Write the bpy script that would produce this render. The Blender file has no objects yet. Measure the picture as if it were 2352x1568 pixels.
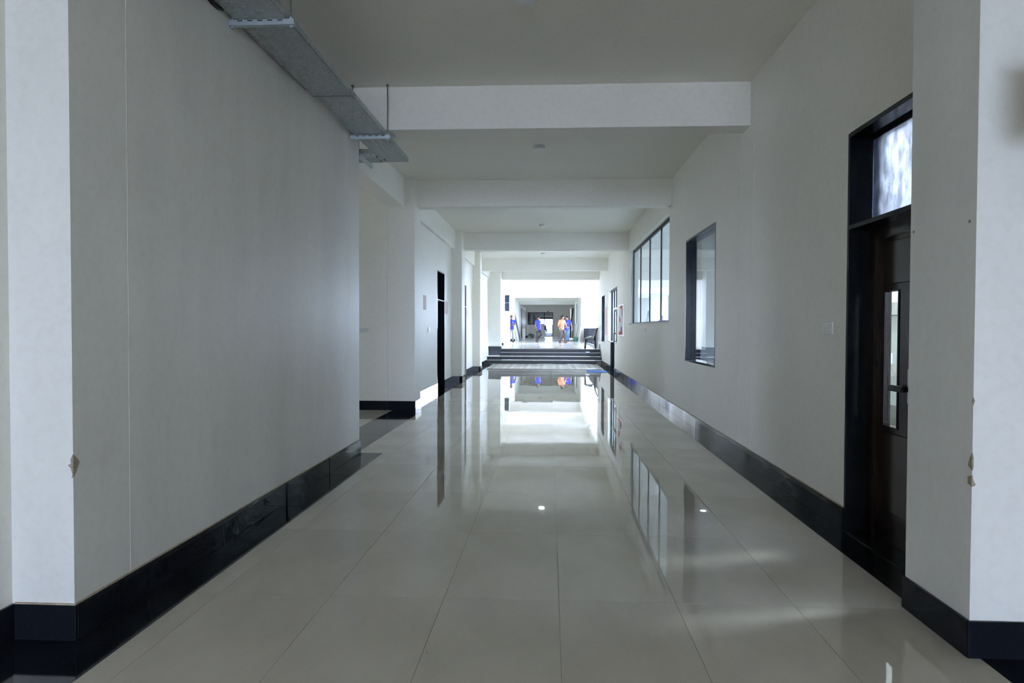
import bpy, bmesh, math, random
from mathutils import Vector, Matrix

random.seed(7)
SC = bpy.context.scene
COL = SC.collection

# ------------------------------------------------------------------ camera
cam_d = bpy.data.cameras.new('camera')
cam = bpy.data.objects.new('camera', cam_d)
COL.objects.link(cam)
cam_d.sensor_width = 36.0
cam_d.sensor_fit = 'HORIZONTAL'
cam_d.lens = 36.0 * 1600.0 / 2352.0
cam_d.shift_y = 7.0 / 2352.0
cam_d.clip_start = 0.05
cam_d.clip_end = 400
_r = Vector((0.9984803, 0.05502456, 0.00306307))
_u = Vector((-0.00428767, 0.0221512, 0.99974544))
_f = Vector((-0.0549427, 0.99823926, -0.02235346))
cm = Matrix((( _r.x, _u.x, -_f.x, 0.0), (_r.y, _u.y, -_f.y, 0.0), (_r.z, _u.z, -_f.z, 1.45), (0, 0, 0, 1)))
cam.matrix_world = cm
SC.camera = cam

# ------------------------------------------------------------------ world, sun, exposure
w = bpy.data.worlds.new('sky')
SC.world = w
w.use_nodes = True
bg = w.node_tree.nodes['Background']
bg.inputs['Color'].default_value = (0.632, 0.757, 1.028, 1)
bg.inputs['Strength'].default_value = 22.0
sun_d = bpy.data.lights.new('sun', 'SUN')
sun_d.energy = 1.5
sun_d.angle = 0.13
sun_d.color = (0.90, 0.95, 1.0)
sun = bpy.data.objects.new('sun', sun_d)
COL.objects.link(sun)
sun.rotation_euler = Vector((-0.79, -0.245, -0.80)).to_track_quat('-Z', 'Y').to_euler()
sun.location = (12, 30, 20)

def portal(loc, rot, sx, sy):
    d = bpy.data.lights.new('sky_portal', 'AREA')
    d.shape = 'RECTANGLE'; d.size = sx; d.size_y = sy
    d.cycles.is_portal = True
    o = bpy.data.objects.new('sky_portal', d)
    COL.objects.link(o)
    o.location = loc; o.rotation_euler = rot
    return o

H90 = math.pi / 2
BACK_Y = -12.0
BACK_X0, BACK_X1, BACK_Z1 = -2.5, 2.2, 3.8
portal(((BACK_X0 + BACK_X1) / 2, BACK_Y - 0.02, BACK_Z1 / 2), (H90, 0, 0), BACK_X1 - BACK_X0, BACK_Z1)   # behind the camera, facing +Y
portal((-12.25, 10.1, 1.65), (H90, 0, -H90), 1.8, 1.5)                                         # unseen passage-end window, added to lift the ambient light
portal((3.85, 4.75, 2.62), (H90, 0, H90), 1.7, 1.35)                                            # high window of the side room
portal((2.55, 40.0, 2.6), (H90, 0, H90), 17.0, 2.2)                                           # open side of the hall, facing -X
portal((-3.3, 41.25, 2.1), (H90, 0, -H90), 1.9, 3.0)                                            # side doorway of the hall, facing +X
portal((7.25, 15.9, 1.675), (H90, 0, H90), 5.4, 1.55)                                            # outer window of the room behind window 2
portal((2.45, 24.1, 1.9), (H90, 0, H90), 3.2, 1.9)                                             # glazed door
portal((2.45, 28.35, 1.87), (H90, 0, H90), 1.5, 1.9)                                           # narrow window
portal((2.45, 57.9, 2.7), (H90, 0, H90), 3.2, 1.65)
portal((2.45, 73.25, 2.7), (H90, 0, H90), 1.5, 1.65)
portal((5.65, 10.95, 1.85), (H90, 0, H90), 1.9, 1.9)
SC.view_settings.view_transform = 'Standard'
SC.view_settings.look = 'None'
SC.view_settings.gamma = 1.0
SC.view_settings.use_curve_mapping = False
SC.view_settings.exposure = 0.19
SC.cycles.max_bounces = 14
SC.cycles.diffuse_bounces = 9
SC.cycles.glossy_bounces = 4
SC.cycles.transmission_bounces = 8
SC.cycles.caustics_reflective = False
SC.cycles.caustics_refractive = False
SC.cycles.sample_clamp_indirect = 10.0
SC.cycles.use_denoising = True
SC.cycles.use_adaptive_sampling = True
SC.cycles.adaptive_threshold = 0.09
SC.cycles.adaptive_min_samples = 20

# ------------------------------------------------------------------ materials
MATS = {}
def newmat(name):
    m = bpy.data.materials.new(name); m.use_nodes = True
    nt = m.node_tree; b = nt.nodes['Principled BSDF']
    MATS[name] = m
    return m, nt, b
def ramp(nt, src, stops):
    r = nt.nodes.new('ShaderNodeValToRGB')
    e = r.color_ramp.elements
    while len(e) < len(stops): e.new(0.5)
    for k, (p, c) in enumerate(stops):
        e[k].position = p; e[k].color = c if len(c) == 4 else (*c, 1)
    nt.links.new(src, r.inputs['Fac'])
    return r.outputs['Color']
def noise(nt, scale, detail=4, rough=0.55, stretch=None, coords='Object'):
    tc = nt.nodes.new('ShaderNodeTexCoord')
    n = nt.nodes.new('ShaderNodeTexNoise')
    n.inputs['Scale'].default_value = scale; n.inputs['Detail'].default_value = detail; n.inputs['Roughness'].default_value = rough
    if stretch:
        mp = nt.nodes.new('ShaderNodeMapping'); mp.inputs['Scale'].default_value = stretch
        nt.links.new(tc.outputs[coords], mp.inputs['Vector']); nt.links.new(mp.outputs[0], n.inputs['Vector'])
    else:
        nt.links.new(tc.outputs[coords], n.inputs['Vector'])
    return n.outputs['Fac']
def mul(nt, a, b, fac=1.0):
    x = nt.nodes.new('ShaderNodeMix'); x.data_type = 'RGBA'; x.blend_type = 'MULTIPLY'
    x.inputs['Factor'].default_value = fac
    nt.links.new(a, x.inputs['A'])
    if isinstance(b, tuple): x.inputs['B'].default_value = (*b, 1)
    else: nt.links.new(b, x.inputs['B'])
    return x.outputs['Result']
def bump(nt, b, h, strength, dist):
    n = nt.nodes.new('ShaderNodeBump'); n.inputs['Strength'].default_value = strength; n.inputs['Distance'].default_value = dist
    nt.links.new(h, n.inputs['Height']); nt.links.new(n.outputs[0], b.inputs['Normal'])
def plain(name, col, rough=0.5, metal=0.0, spec=0.5, vary=0.06, vscale=8.0):
    m, nt, b = newmat(name)
    n = noise(nt, vscale, 3)
    lo = tuple(c * (1 - vary) for c in col); hi = tuple(min(1, c * (1 + vary)) for c in col)
    nt.links.new(ramp(nt, n, [(0.3, lo), (0.7, hi)]), b.inputs['Base Color'])
    b.inputs['Roughness'].default_value = rough; b.inputs['Metallic'].default_value = metal
    b.inputs['Specular IOR Level'].default_value = spec
    return m

def paint(name, col, streak=0.0, rough=0.5):
    m, nt, b = newmat(name)
    n1 = noise(nt, 0.9, 4)
    c = ramp(nt, n1, [(0.25, tuple(x * 0.95 for x in col)), (0.75, col)])
    n2 = noise(nt, 22.0, 6, 0.6)
    c = mul(nt, c, ramp(nt, n2, [(0.30, (0.955, 0.95, 0.935)), (0.55, (1, 1, 1))]))
    if streak:
        n3 = noise(nt, 1.0, 5, 0.55, (1.5, 1.5, 0.22))
        c = mul(nt, c, ramp(nt, n3, [(0.34, (1 - streak,) * 3), (0.66, (1, 1, 1))]))
        n4 = noise(nt, 2.0, 4, 0.55, (1.2, 1.2, 0.6))
        c = mul(nt, c, ramp(nt, n4, [(0.38, (1 - 0.35 * streak,) * 3), (0.6, (1, 1, 1))]))
    nt.links.new(c, b.inputs['Base Color'])
    b.inputs['Roughness'].default_value = rough
    b.inputs['Specular IOR Level'].default_value = 0.3
    bump(nt, b, noise(nt, 5.0, 6, 0.62), 0.14, 0.006)
    return m
WALLC = (0.88, 0.86, 0.80)
paint('wall_paint', WALLC)
paint('wall_paint_left', (0.85, 0.84, 0.805), 0.10, 0.42)
paint('ceiling_paint', (0.87, 0.845, 0.77))
paint('beam_paint', (0.88, 0.86, 0.80))

# glossy vitrified floor tile with faint cloudy veining
def tilemat(name, lo, hi, rough, wave=0.10):
    m, nt, b = newmat(name)
    v = noise(nt, 1.6, 6, 0.65, (1.0, 0.55, 1.0))
    oi = nt.nodes.new('ShaderNodeObjectInfo')
    c = ramp(nt, v, [(0.30, lo), (0.68, hi)])
    c = mul(nt, c, ramp(nt, oi.outputs['Random'], [(0.0, (0.95, 0.95, 0.945)), (1.0, (1, 1, 1))]))
    c = mul(nt, c, ramp(nt, noise(nt, 90.0, 2), [(0.27, (0.80, 0.78, 0.75)), (0.36, (1, 1, 1))]))
    nt.links.new(c, b.inputs['Base Color'])
    rr = nt.nodes.new('ShaderNodeMapRange')
    rr.inputs['From Min'].default_value = 0.35; rr.inputs['From Max'].default_value = 0.7
    rr.inputs['To Min'].default_value = rough; rr.inputs['To Max'].default_value = rough * 2.6
    nt.links.new(noise(nt, 3.0, 6, 0.7), rr.inputs['Value']); nt.links.new(rr.outputs[0], b.inputs['Roughness'])
    b.inputs['Specular IOR Level'].default_value = 0.5
    bump(nt, b, noise(nt, 2.6, 1, 0.4), wave, 0.012)
    return m
tilemat('floor_tile', (0.45, 0.418, 0.353), (0.55, 0.51, 0.435), 0.010, 0.022)
tilemat('dusty_tile', (0.40, 0.385, 0.345), (0.50, 0.48, 0.43), 0.16, 0.03)
tilemat('hall_tile', (0.60, 0.60, 0.58), (0.72, 0.72, 0.71), 0.08, 0.07)
def granite(name, base, rough, fleck=0.35, dust=0.06):
    m, nt, b = newmat(name)
    tc = nt.nodes.new('ShaderNodeTexCoord')
    vo = nt.nodes.new('ShaderNodeTexVoronoi'); vo.inputs['Scale'].default_value = 55
    nt.links.new(tc.outputs['Object'], vo.inputs['Vector'])
    c = ramp(nt, vo.outputs['Distance'], [(0.05, tuple(min(1, x + fleck * 0.12) for x in base)), (0.17, base)])
    n = noise(nt, 2.2, 5, 0.7)
    d = nt.nodes.new('ShaderNodeMix'); d.data_type = 'RGBA'
    nt.links.new(c, d.inputs['A']); d.inputs['B'].default_value = (0.16, 0.16, 0.155, 1)
    mr = nt.nodes.new('ShaderNodeMapRange'); mr.inputs['From Min'].default_value = 0.48; mr.inputs['From Max'].default_value = 0.85
    mr.inputs['To Min'].default_value = 0; mr.inputs['To Max'].default_value = dust * 3
    nt.links.new(n, mr.inputs['Value']); nt.links.new(mr.outputs[0], d.inputs['Factor'])
    nt.links.new(d.outputs['Result'], b.inputs['Base Color'])
    b.inputs['Roughness'].default_value = rough
    bump(nt, b, noise(nt, 3.0, 1, 0.4), 0.05, 0.01)
    return m
granite('black_granite', (0.010, 0.012, 0.016), 0.06, 0.35, 0.04)
MATS['black_granite'].node_tree.nodes['Principled BSDF'].inputs['Specular IOR Level'].default_value = 0.28
granite('skirting_granite', (0.010, 0.012, 0.016), 0.05, 0.25, 0.03)
MATS['skirting_granite'].node_tree.nodes['Principled BSDF'].inputs['Specular IOR Level'].default_value = 0.14
granite('step_granite', (0.017, 0.021, 0.026), 0.30, 0.4, 0.03)
MATS['step_granite'].node_tree.nodes['Principled BSDF'].inputs['Specular IOR Level'].default_value = 0.3
granite('jamb_granite', (0.009, 0.012, 0.017), 0.12, 0.5, 0.03)
MATS['jamb_granite'].node_tree.nodes['Principled BSDF'].inputs['Specular IOR Level'].default_value = 0.12
# polished parapet granite with pale star-like flecks
m, nt, b = newmat('flecked_granite')
tc = nt.nodes.new('ShaderNodeTexCoord'); vo = nt.nodes.new('ShaderNodeTexVoronoi'); vo.inputs['Scale'].default_value = 7.5
nt.links.new(tc.outputs['Object'], vo.inputs['Vector'])
c = ramp(nt, vo.outputs['Distance'], [(0.07, (0.60, 0.63, 0.66)), (0.15, (0.020, 0.027, 0.040))])
nt.links.new(c, b.inputs['Base Color']); b.inputs['Roughness'].default_value = 0.65; b.inputs['Specular IOR Level'].default_value = 0.15
plain('grout', (0.24, 0.23, 0.195), 0.9)
plain('mortar', (0.42, 0.35, 0.26), 0.95, vary=0.25, vscale=30)
plain('plaster_bead', (0.80, 0.80, 0.74), 0.5)
plain('raw_plaster', (0.34, 0.29, 0.23), 0.95, vary=0.25, vscale=60)
plain('nosing_stone', (0.34, 0.33, 0.31), 0.45)
# galvanised steel
m, nt, b = newmat('galvanised_steel')
tc = nt.nodes.new('ShaderNodeTexCoord'); vo = nt.nodes.new('ShaderNodeTexVoronoi'); vo.inputs['Scale'].default_value = 60
nt.links.new(tc.outputs['Object'], vo.inputs['Vector'])
nt.links.new(ramp(nt, vo.outputs['Color'], [(0.1, (0.36, 0.40, 0.41)), (0.9, (0.50, 0.55, 0.56))]), b.inputs['Base Color'])
b.inputs['Metallic'].default_value = 0.55; b.inputs['Roughness'].default_value = 0.48
plain('strut_steel', (0.55, 0.62, 0.66), 0.38, 0.6)
plain('rod_steel', (0.20, 0.22, 0.22), 0.4, 0.7)
plain('cable_black', (0.01, 0.01, 0.012), 0.5)
plain('lamp_rim', (0.70, 0.70, 0.70), 0.4)
plain('lamp_diffuser', (0.78, 0.80, 0.82), 0.3)
# dark varnished timber
m, nt, b = newmat('dark_wood')
g = noise(nt, 3.0, 6, 0.6, (9.0, 9.0, 0.5))
nt.links.new(ramp(nt, g, [(0.3, (0.018, 0.009, 0.007)), (0.7, (0.034, 0.017, 0.012))]), b.inputs['Base Color'])
b.inputs['Roughness'].default_value = 0.18
m, nt, b = newmat('dark_wood_panel')
g = noise(nt, 3.0, 6, 0.6, (9.0, 9.0, 0.5))
nt.links.new(ramp(nt, g, [(0.3, (0.028, 0.016, 0.012)), (0.7, (0.042, 0.025, 0.018))]), b.inputs['Base Color'])
b.inputs['Roughness'].default_value = 0.15
plain('shelf_wood', (0.36, 0.34, 0.31), 0.6, vary=0.2)
plain('black_aluminium', (0.014, 0.017, 0.020), 0.5, 0.0, spec=0.2)
plain('steel_handle', (0.55, 0.55, 0.53), 0.3, 0.9)
plain('dark_handle', (0.03, 0.03, 0.03), 0.35, 0.3)
# panes
def glassmat(name, ior=1.5, gain=1.0, tint=(0.92, 0.96, 0.97)):     # thin pane: see-through with Fresnel reflection off both faces
    m, nt, b = newmat(name)
    out = nt.nodes['Material Output']
    fr = nt.nodes.new('ShaderNodeFresnel')
    ge = nt.nodes.new('ShaderNodeNewGeometry'); mr = nt.nodes.new('ShaderNodeMapRange')      # the same index on both faces of the thin pane
    mr.inputs['To Min'].default_value = ior; mr.inputs['To Max'].default_value = 1.0 / ior
    nt.links.new(ge.outputs['Backfacing'], mr.inputs['Value']); nt.links.new(mr.outputs[0], fr.inputs['IOR'])
    mt = nt.nodes.new('ShaderNodeMath'); mt.operation = 'MULTIPLY'; mt.use_clamp = True; mt.inputs[1].default_value = gain
    nt.links.new(fr.outputs[0], mt.inputs[0])
    tr = nt.nodes.new('ShaderNodeBsdfTransparent'); tr.inputs['Color'].default_value = (*tint, 1)
    gl = nt.nodes.new('ShaderNodeBsdfGlossy'); gl.inputs['Roughness'].default_value = 0.0
    bn = nt.nodes.new('ShaderNodeBump'); bn.inputs['Strength'].default_value = 0.05; bn.inputs['Distance'].default_value = 0.01
    nt.links.new(noise(nt, 1.3, 1, 0.4), bn.inputs['Height']); nt.links.new(bn.outputs[0], gl.inputs['Normal'])
    mx = nt.nodes.new('ShaderNodeMixShader')
    nt.links.new(mt.outputs[0], mx.inputs[0]); nt.links.new(tr.outputs[0], mx.inputs[1]); nt.links.new(gl.outputs[0], mx.inputs[2])
    nt.links.new(mx.outputs[0], out.inputs['Surface'])
    return m
glassmat('clear_glass')
def filmglass(name):            # panes with a thin milky blue film: partly clear, partly translucent
    m = glassmat(name); nt = m.node_tree
    mx = [n for n in nt.nodes if n.type == 'MIX_SHADER'][0]; tr = [n for n in nt.nodes if n.type == 'BSDF_TRANSPARENT'][0]
    tl = nt.nodes.new('ShaderNodeBsdfTranslucent'); tl.inputs['Color'].default_value = (0.70, 0.74, 0.74, 1)
    m2 = nt.nodes.new('ShaderNodeMixShader'); m2.inputs[0].default_value = 0.36
    nt.links.new(tr.outputs[0], m2.inputs[1]); nt.links.new(tl.outputs[0], m2.inputs[2]); nt.links.new(m2.outputs[0], mx.inputs[1])
filmglass('milky_glass')
m, nt, b = newmat('filmed_glass')          # panes with a pale blue film on the back
n = noise(nt, 1.2, 3)
nt.links.new(ramp(nt, n, [(0.3, (0.40, 0.47, 0.50)), (0.7, (0.45, 0.52, 0.55))]), b.inputs['Base Color'])
b.inputs['Roughness'].default_value = 0.0; b.inputs['IOR'].default_value = 1.55
m, nt, b = newmat('smeared_glass')         # transom pane with smeared dirt
n = noise(nt, 3.0, 6, 0.7, (1.0, 5.0, 2.2))
nt.links.new(ramp(nt, n, [(0.40, (0.22, 0.24, 0.32)), (0.64, (0.62, 0.66, 0.80))]), b.inputs['Base Color'])
b.inputs['Roughness'].default_value = 0.55; b.inputs['Transmission Weight'].default_value = 0.92; b.inputs['IOR'].default_value = 1.2
b.inputs['Coat Weight'].default_value = 0.6; b.inputs['Coat Roughness'].default_value = 0.02
# paper, plastic
plain('white_plastic', (0.78, 0.78, 0.74), 0.35)
plain('switch_shadow', (0.45, 0.45, 0.42), 0.5)
plain('paper_white', (0.82, 0.82, 0.86), 0.8)
plain('paper_red', (0.72, 0.10, 0.06), 0.7)
plain('paper_maroon', (0.30, 0.05, 0.08), 0.7)
def printed(name, base, ink, bands, zaxis=True):
    m, nt, b = newmat(name)
    tc = nt.nodes.new('ShaderNodeTexCoord'); wv = nt.nodes.new('ShaderNodeTexWave')
    wv.bands_direction = 'Z'; wv.inputs['Scale'].default_value = bands; wv.inputs['Distortion'].default_value = 0.0
    nt.links.new(tc.outputs['Object'], wv.inputs['Vector'])
    n = noise(nt, 40.0, 2, 0.5, (1, 1, 0.25))
    mt = nt.nodes.new('ShaderNodeMath'); mt.operation = 'MULTIPLY'
    nt.links.new(wv.outputs['Fac'], mt.inputs[0]); nt.links.new(ramp(nt, n, [(0.40, (0, 0, 0)), (0.48, (1, 1, 1))]), mt.inputs[1])
    nt.links.new(ramp(nt, mt.outputs[0], [(0.55, base), (0.75, ink)]), b.inputs['Base Color'])
    b.inputs['Roughness'].default_value = 0.7
printed('paper_pink', (0.78, 0.64, 0.60), (0.66, 0.50, 0.47), 9)
printed('paper_rose', (0.84, 0.66, 0.66), (0.74, 0.42, 0.44), 7)
plain('paper_yellow', (0.80, 0.72, 0.25), 0.7)
plain('mat_blue', (0.045, 0.080, 0.17), 0.95, vary=0.15, vscale=60, spec=0.05)
plain('brown_plastic', (0.022, 0.012, 0.012), 0.4)
plain('cushion_cloth', (0.62, 0.62, 0.58), 0.9)
plain('white_board', (0.85, 0.85, 0.85), 0.5)
plain('grey_post', (0.42, 0.46, 0.50), 0.4)
plain('grey_timber', (0.075, 0.085, 0.095), 0.5)
plain('pale_timber', (0.33, 0.32, 0.30), 0.6)
plain('sack_cloth', (0.66, 0.66, 0.60), 0.9, vary=0.12)
plain('green_plastic', (0.05, 0.20, 0.18), 0.45)
plain('rubber_black', (0.02, 0.02, 0.02), 0.6)
plain('machine_grey', (0.28, 0.30, 0.29), 0.5)
plain('box_grey', (0.45, 0.46, 0.46), 0.5)
plain('ground_earth', (0.36, 0.36, 0.34), 0.95, vary=0.2, vscale=1.5)
plain('gate_dark', (0.02, 0.026, 0.03), 0.7, spec=0.2)
plain('car_paint', (0.70, 0.74, 0.76), 0.25)
plain('car_glass', (0.12, 0.18, 0.20), 0.05)
plain('room_wall', (0.80, 0.82, 0.80), 0.8)
plain('class_wall', (0.68, 0.68, 0.64), 0.8)
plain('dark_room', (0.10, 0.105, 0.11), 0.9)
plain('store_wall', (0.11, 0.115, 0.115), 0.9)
plain('skin_brown', (0.17, 0.080, 0.048), 0.55)
plain('hair_black', (0.008, 0.007, 0.007), 0.9, spec=0.15)
plain('eye_white', (0.75, 0.73, 0.70), 0.3)
plain('lip', (0.22, 0.08, 0.065), 0.5)
plain('shirt_blue', (0.022, 0.036, 0.33), 0.85)
plain('shirt_orange', (0.56, 0.20, 0.10), 0.85)
plain('trouser_dark', (0.030, 0.027, 0.032), 0.85)
plain('trouser_brown', (0.085, 0.065, 0.068), 0.85)
plain('trouser_sage', (0.24, 0.26, 0.22), 0.85)
plain('denim', (0.10, 0.18, 0.29), 0.85, vary=0.3, vscale=5)
plain('shoe_dark', (0.05, 0.035, 0.032), 0.5)
plain('shoe_brown', (0.10, 0.045, 0.035), 0.5)
plain('belt_tan', (0.30, 0.20, 0.12), 0.5)

# ------------------------------------------------------------------ mesh helpers
class MB:
    def __init__(self): self.v = []; self.f = []
    def box(self, x0, x1, y0, y1, z0, z1):
        n = len(self.v)
        self.v += [(x0,y0,z0),(x1,y0,z0),(x1,y1,z0),(x0,y1,z0),(x0,y0,z1),(x1,y0,z1),(x1,y1,z1),(x0,y1,z1)]
        self.f += [tuple(n+i for i in q) for q in ((0,3,2,1),(4,5,6,7),(0,1,5,4),(1,2,6,5),(2,3,7,6),(3,0,4,7))]
        return self
    def quadbox(self, pts, off):      # four points and an offset vector: a slab
        n = len(self.v); o = Vector(off)
        self.v += [tuple(p) for p in pts] + [tuple(Vector(p) + o) for p in pts]
        self.f += [tuple(n+i for i in q) for q in ((0,3,2,1),(4,5,6,7),(0,1,5,4),(1,2,6,5),(2,3,7,6),(3,0,4,7))]
        return self
    def prism(self, poly, axis, a, b):   # polygon in the plane across axis, extruded a..b
        n = len(self.v); k = len(poly)
        for t in (a, b):
            for p in poly:
                q = list(p); q.insert(axis, t); self.v.append(tuple(q))
        self.f.append(tuple(n + i for i in range(k))[::-1]); self.f.append(tuple(n + k + i for i in range(k)))
        for i in range(k):
            j = (i + 1) % k
            self.f.append((n+i, n+j, n+k+j, n+k+i))
        return self
    def ring_loft(self, rings):
        n = len(self.v); k = len(rings[0])
        for r in rings: self.v += [tuple(p) for p in r]
        for a in range(len(rings) - 1):
            for i in range(k):
                j = (i + 1) % k
                self.f.append((n+a*k+i, n+a*k+j, n+(a+1)*k+j, n+(a+1)*k+i))
        self.f.append(tuple(n + i for i in range(k))[::-1])
        self.f.append(tuple(n + (len(rings)-1)*k + i for i in range(k)))
        return self
    def tube(self, path, radii, seg=10, flat=1.0, ref=(0, 1, 0)):
        pts = [Vector(p) for p in path]
        if not hasattr(radii, '__len__'): radii = [radii] * len(pts)
        rings = []
        for i, p in enumerate(pts):
            d = (pts[min(i+1, len(pts)-1)] - pts[max(i-1, 0)])
            d.normalize()
            a = Vector(ref)
            if abs(a.dot(d)) > 0.95: a = Vector((1, 0, 0))
            s = d.cross(a); s.normalize(); t = s.cross(d); t.normalize()
            rings.append([p + s * (math.cos(2*math.pi*k/seg) * radii[i]) + t * (math.sin(2*math.pi*k/seg) * radii[i] * flat) for k in range(seg)])
        return self.ring_loft(rings)
    def ball(self, c, r, seg=14, rows=9):
        if not hasattr(r, '__len__'): r = (r, r, r)
        rings = []
        for a in range(1, rows):
            th = math.pi * a / rows
            rings.append([(c[0] + r[0]*math.sin(th)*math.cos(2*math.pi*k/seg), c[1] + r[1]*math.sin(th)*math.sin(2*math.pi*k/seg), c[2] - r[2]*math.cos(th)) for k in range(seg)])
        return self.ring_loft(rings)
    def cyl(self, c, r, h, axis=2, seg=20, r2=None):
        r2 = r if r2 is None else r2
        rings = []
        for t, rr in ((0, r), (h, r2)):
            ring = []
            for k in range(seg):
                p = [math.cos(2*math.pi*k/seg)*rr, math.sin(2*math.pi*k/seg)*rr]; p.insert(axis, t)
                ring.append((c[0]+p[0], c[1]+p[1], c[2]+p[2]))
            rings.append(ring)
        return self.ring_loft(rings)
    def build(self, name, mat, parent=None, local=False, smooth=False, bevel=0.0):
        off = Vector((0, 0, 0))
        if parent is not None and not local: off = Vector(parent.get('_w', (0, 0, 0)))
        vs = [Vector(p) - off for p in self.v]
        if parent is None:      # origin at the base centre
            lo = [min(v[i] for v in vs) for i in range(3)]; hi = [max(v[i] for v in vs) for i in range(3)]
            org = Vector(((lo[0]+hi[0])/2, (lo[1]+hi[1])/2, lo[2])); vs = [v - org for v in vs]
        else:
            org = None
        me = bpy.data.meshes.new(name)
        me.from_pydata(vs, [], self.f)
        bm = bmesh.new(); bm.from_mesh(me); bmesh.ops.recalc_face_normals(bm, faces=bm.faces); bm.to_mesh(me); bm.free()
        me.materials.append(MATS[mat])
        if smooth:
            for p in me.polygons: p.use_smooth = True
        o = bpy.data.objects.new(name, me); COL.objects.link(o)
        if parent is not None:
            o.parent = parent
            if not local: o['_w'] = tuple(off)
        else:
            o.location = org; o['_w'] = tuple(org)
        if bevel:
            bv = o.modifiers.new('bevel', 'BEVEL'); bv.width = bevel; bv.segments = 2; bv.limit_method = 'ANGLE'
        return o
def bx(name, mat, parent, *c, **k): return MB().box(*c).build(name, mat, parent, **k)
def empty(name, loc=(0, 0, 0), rz=0.0):
    o = bpy.data.objects.new(name, None); o.empty_display_size = 0.1; COL.objects.link(o)
    o.location = loc; o.rotation_euler = (0, 0, rz); o['_w'] = tuple(loc)
    return o
def tag(o, label, cat, group=None):
    o['label'] = label; o['category'] = cat
    if group: o['group'] = group
    return o
def struct(o, label=None, cat=None):
    o['kind'] = 'structure'
    if label: o['label'] = label
    if cat: o['category'] = cat
    return o
def dup(o, parent=None, offset=(0, 0, 0)):
    c = o.copy(); COL.objects.link(c)
    if parent is None:
        c.location = Vector(o.location) + Vector(offset)
    else: c.parent = parent
    for ch in list(o.children): dup(ch, c)
    return c
def cut_wall(mb, along, a0, a1, t0, t1, z0, z1, holes):
    """solid wall from a0 to a1 along axis 'x' or 'y', thickness t0..t1, with rectangular holes (a, b, zlo, zhi)"""
    A = sorted({a0, a1, *[min(max(h[i], a0), a1) for h in holes for i in (0, 1)]}); Zs = sorted({z0, z1, *[min(max(h[i], z0), z1) for h in holes for i in (2, 3)]})
    for i in range(len(A) - 1):
        run = None
        for j in range(len(Zs) - 1):
            ca, cz = (A[i] + A[i+1]) / 2, (Zs[j] + Zs[j+1]) / 2
            solid = not any(h[0] < ca < h[1] and h[2] < cz < h[3] for h in holes)
            if solid and run is None: run = Zs[j]
            if run is not None and (not solid or j == len(Zs) - 2):
                top = Zs[j+1] if solid else Zs[j]
                if along == 'y': mb.box(t0, t1, A[i], A[i+1], run, top)
                else: mb.box(A[i], A[i+1], t0, t1, run, top)
                run = None
    return mb

# ------------------------------------------------------------------ key dimensions (metres; x right, y along the corridor)
CEIL = 4.10; BEAM = 3.63
XL = -2.20        # near left wall
XW = -2.66        # far left wall
XR = 2.13         # right wall
PLAT = 0.60       # level of the hall beyond the steps
STEP_Y = 28.95

# ------------------------------------------------------------------ floor
bed = MB().box(-12.2, 2.4, -12.0, STEP_Y, -0.20, -0.004).build('floor', 'grout')
struct(bed)
XJ = [-1.802 + 0.618 * k for k in range(-8, 7)]
YJ = [3.705 + 1.206 * k for k in range(-13, 22)]
G = 0.0010
_tile_cache = {}
def floor_piece(name, mat, x0, x1, y0, y1, tilt=0.0007):
    key = (name, mat, round(x1 - x0, 3), round(y1 - y0, 3))
    if key not in _tile_cache:
        hx, hy = (x1 - x0) / 2 - G, (y1 - y0) / 2 - G
        mb = MB().box(-hx, hx, -hy, hy, -0.004, 0.0)
        me = bpy.data.meshes.new(name); me.from_pydata(mb.v, [], mb.f); me.materials.append(MATS[mat])
        _tile_cache[key] = me
    o = bpy.data.objects.new(name, _tile_cache[key]); COL.objects.link(o); o.parent = bed
    bw = Vector(bed['_w'])
    o.location = Vector(((x0 + x1) / 2, (y0 + y1) / 2, 0.0)) - bw
    o.rotation_euler = (random.uniform(-tilt, tilt), random.uniform(-tilt, tilt) * 0.8, 0)
    return o
def border_x(y):     # inner edges of the black border: left, right
    if y < 8.0: return -1.945, 1.905
    if y < 12.2: return -2.25, 1.905
    return -2.36, 1.93
def lay():
    jn = [-12.0] + [y for y in YJ if -12.0 < y < STEP_Y - 0.3] + [STEP_Y]
    for a, b in zip(jn[:-1], jn[1:]):
        l0, r0 = border_x(a + 0.01); l1, r1 = border_x(b - 0.01)
        segs = [(a, b)] if (l0, r0) == (l1, r1) else ([(a, 8.0), (8.0, b)] if a < 8.0 < b else [(a, 12.2), (12.2, b)])
        for s, t in segs:
            l, r = border_x((s + t) / 2)
            xs = [l] + [x for x in XJ if l + 0.02 < x < r - 0.02] + [r]
            for p, q in zip(xs[:-1], xs[1:]): floor_piece('floor_tile', 'floor_tile' if s < 25.3 else 'dusty_tile', p, q, s, t)
    def strip(x0, x1, y0, y1, n, mat='black_granite', name='border_tile'):
        st = (y1 - y0) / n
        for k in range(n): floor_piece(name, mat, x0, x1, y0 + k * st, y0 + (k + 1) * st, 0.0004)
    strip(-2.50, -1.945, -12.0, 3.09, 6); strip(-2.20, -1.945, 3.09, 8.0, 4)
    strip(-2.80, -2.25, 7.92, 12.23, 3)
    for k in range(15): strip(-2.80 - 0.62 * (k + 1), -2.80 - 0.62 * k, 7.92, 12.23, 4, 'floor_tile', 'floor_tile')
    strip(XW, -2.36, 12.23, STEP_Y, 14)
    strip(1.905, 2.20, -12.0, 3.17, 6); strip(1.905, XR, 3.73, 12.2, 7); strip(1.93, XR, 12.2, STEP_Y, 14)
    strip(XR, 2.36, 3.73, 5.12, 1)      # threshold of the near door
    strip(-2.90, XW, 16.28, 17.39, 1); strip(XR, 2.4, 23.3, 24.8, 1)
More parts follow.
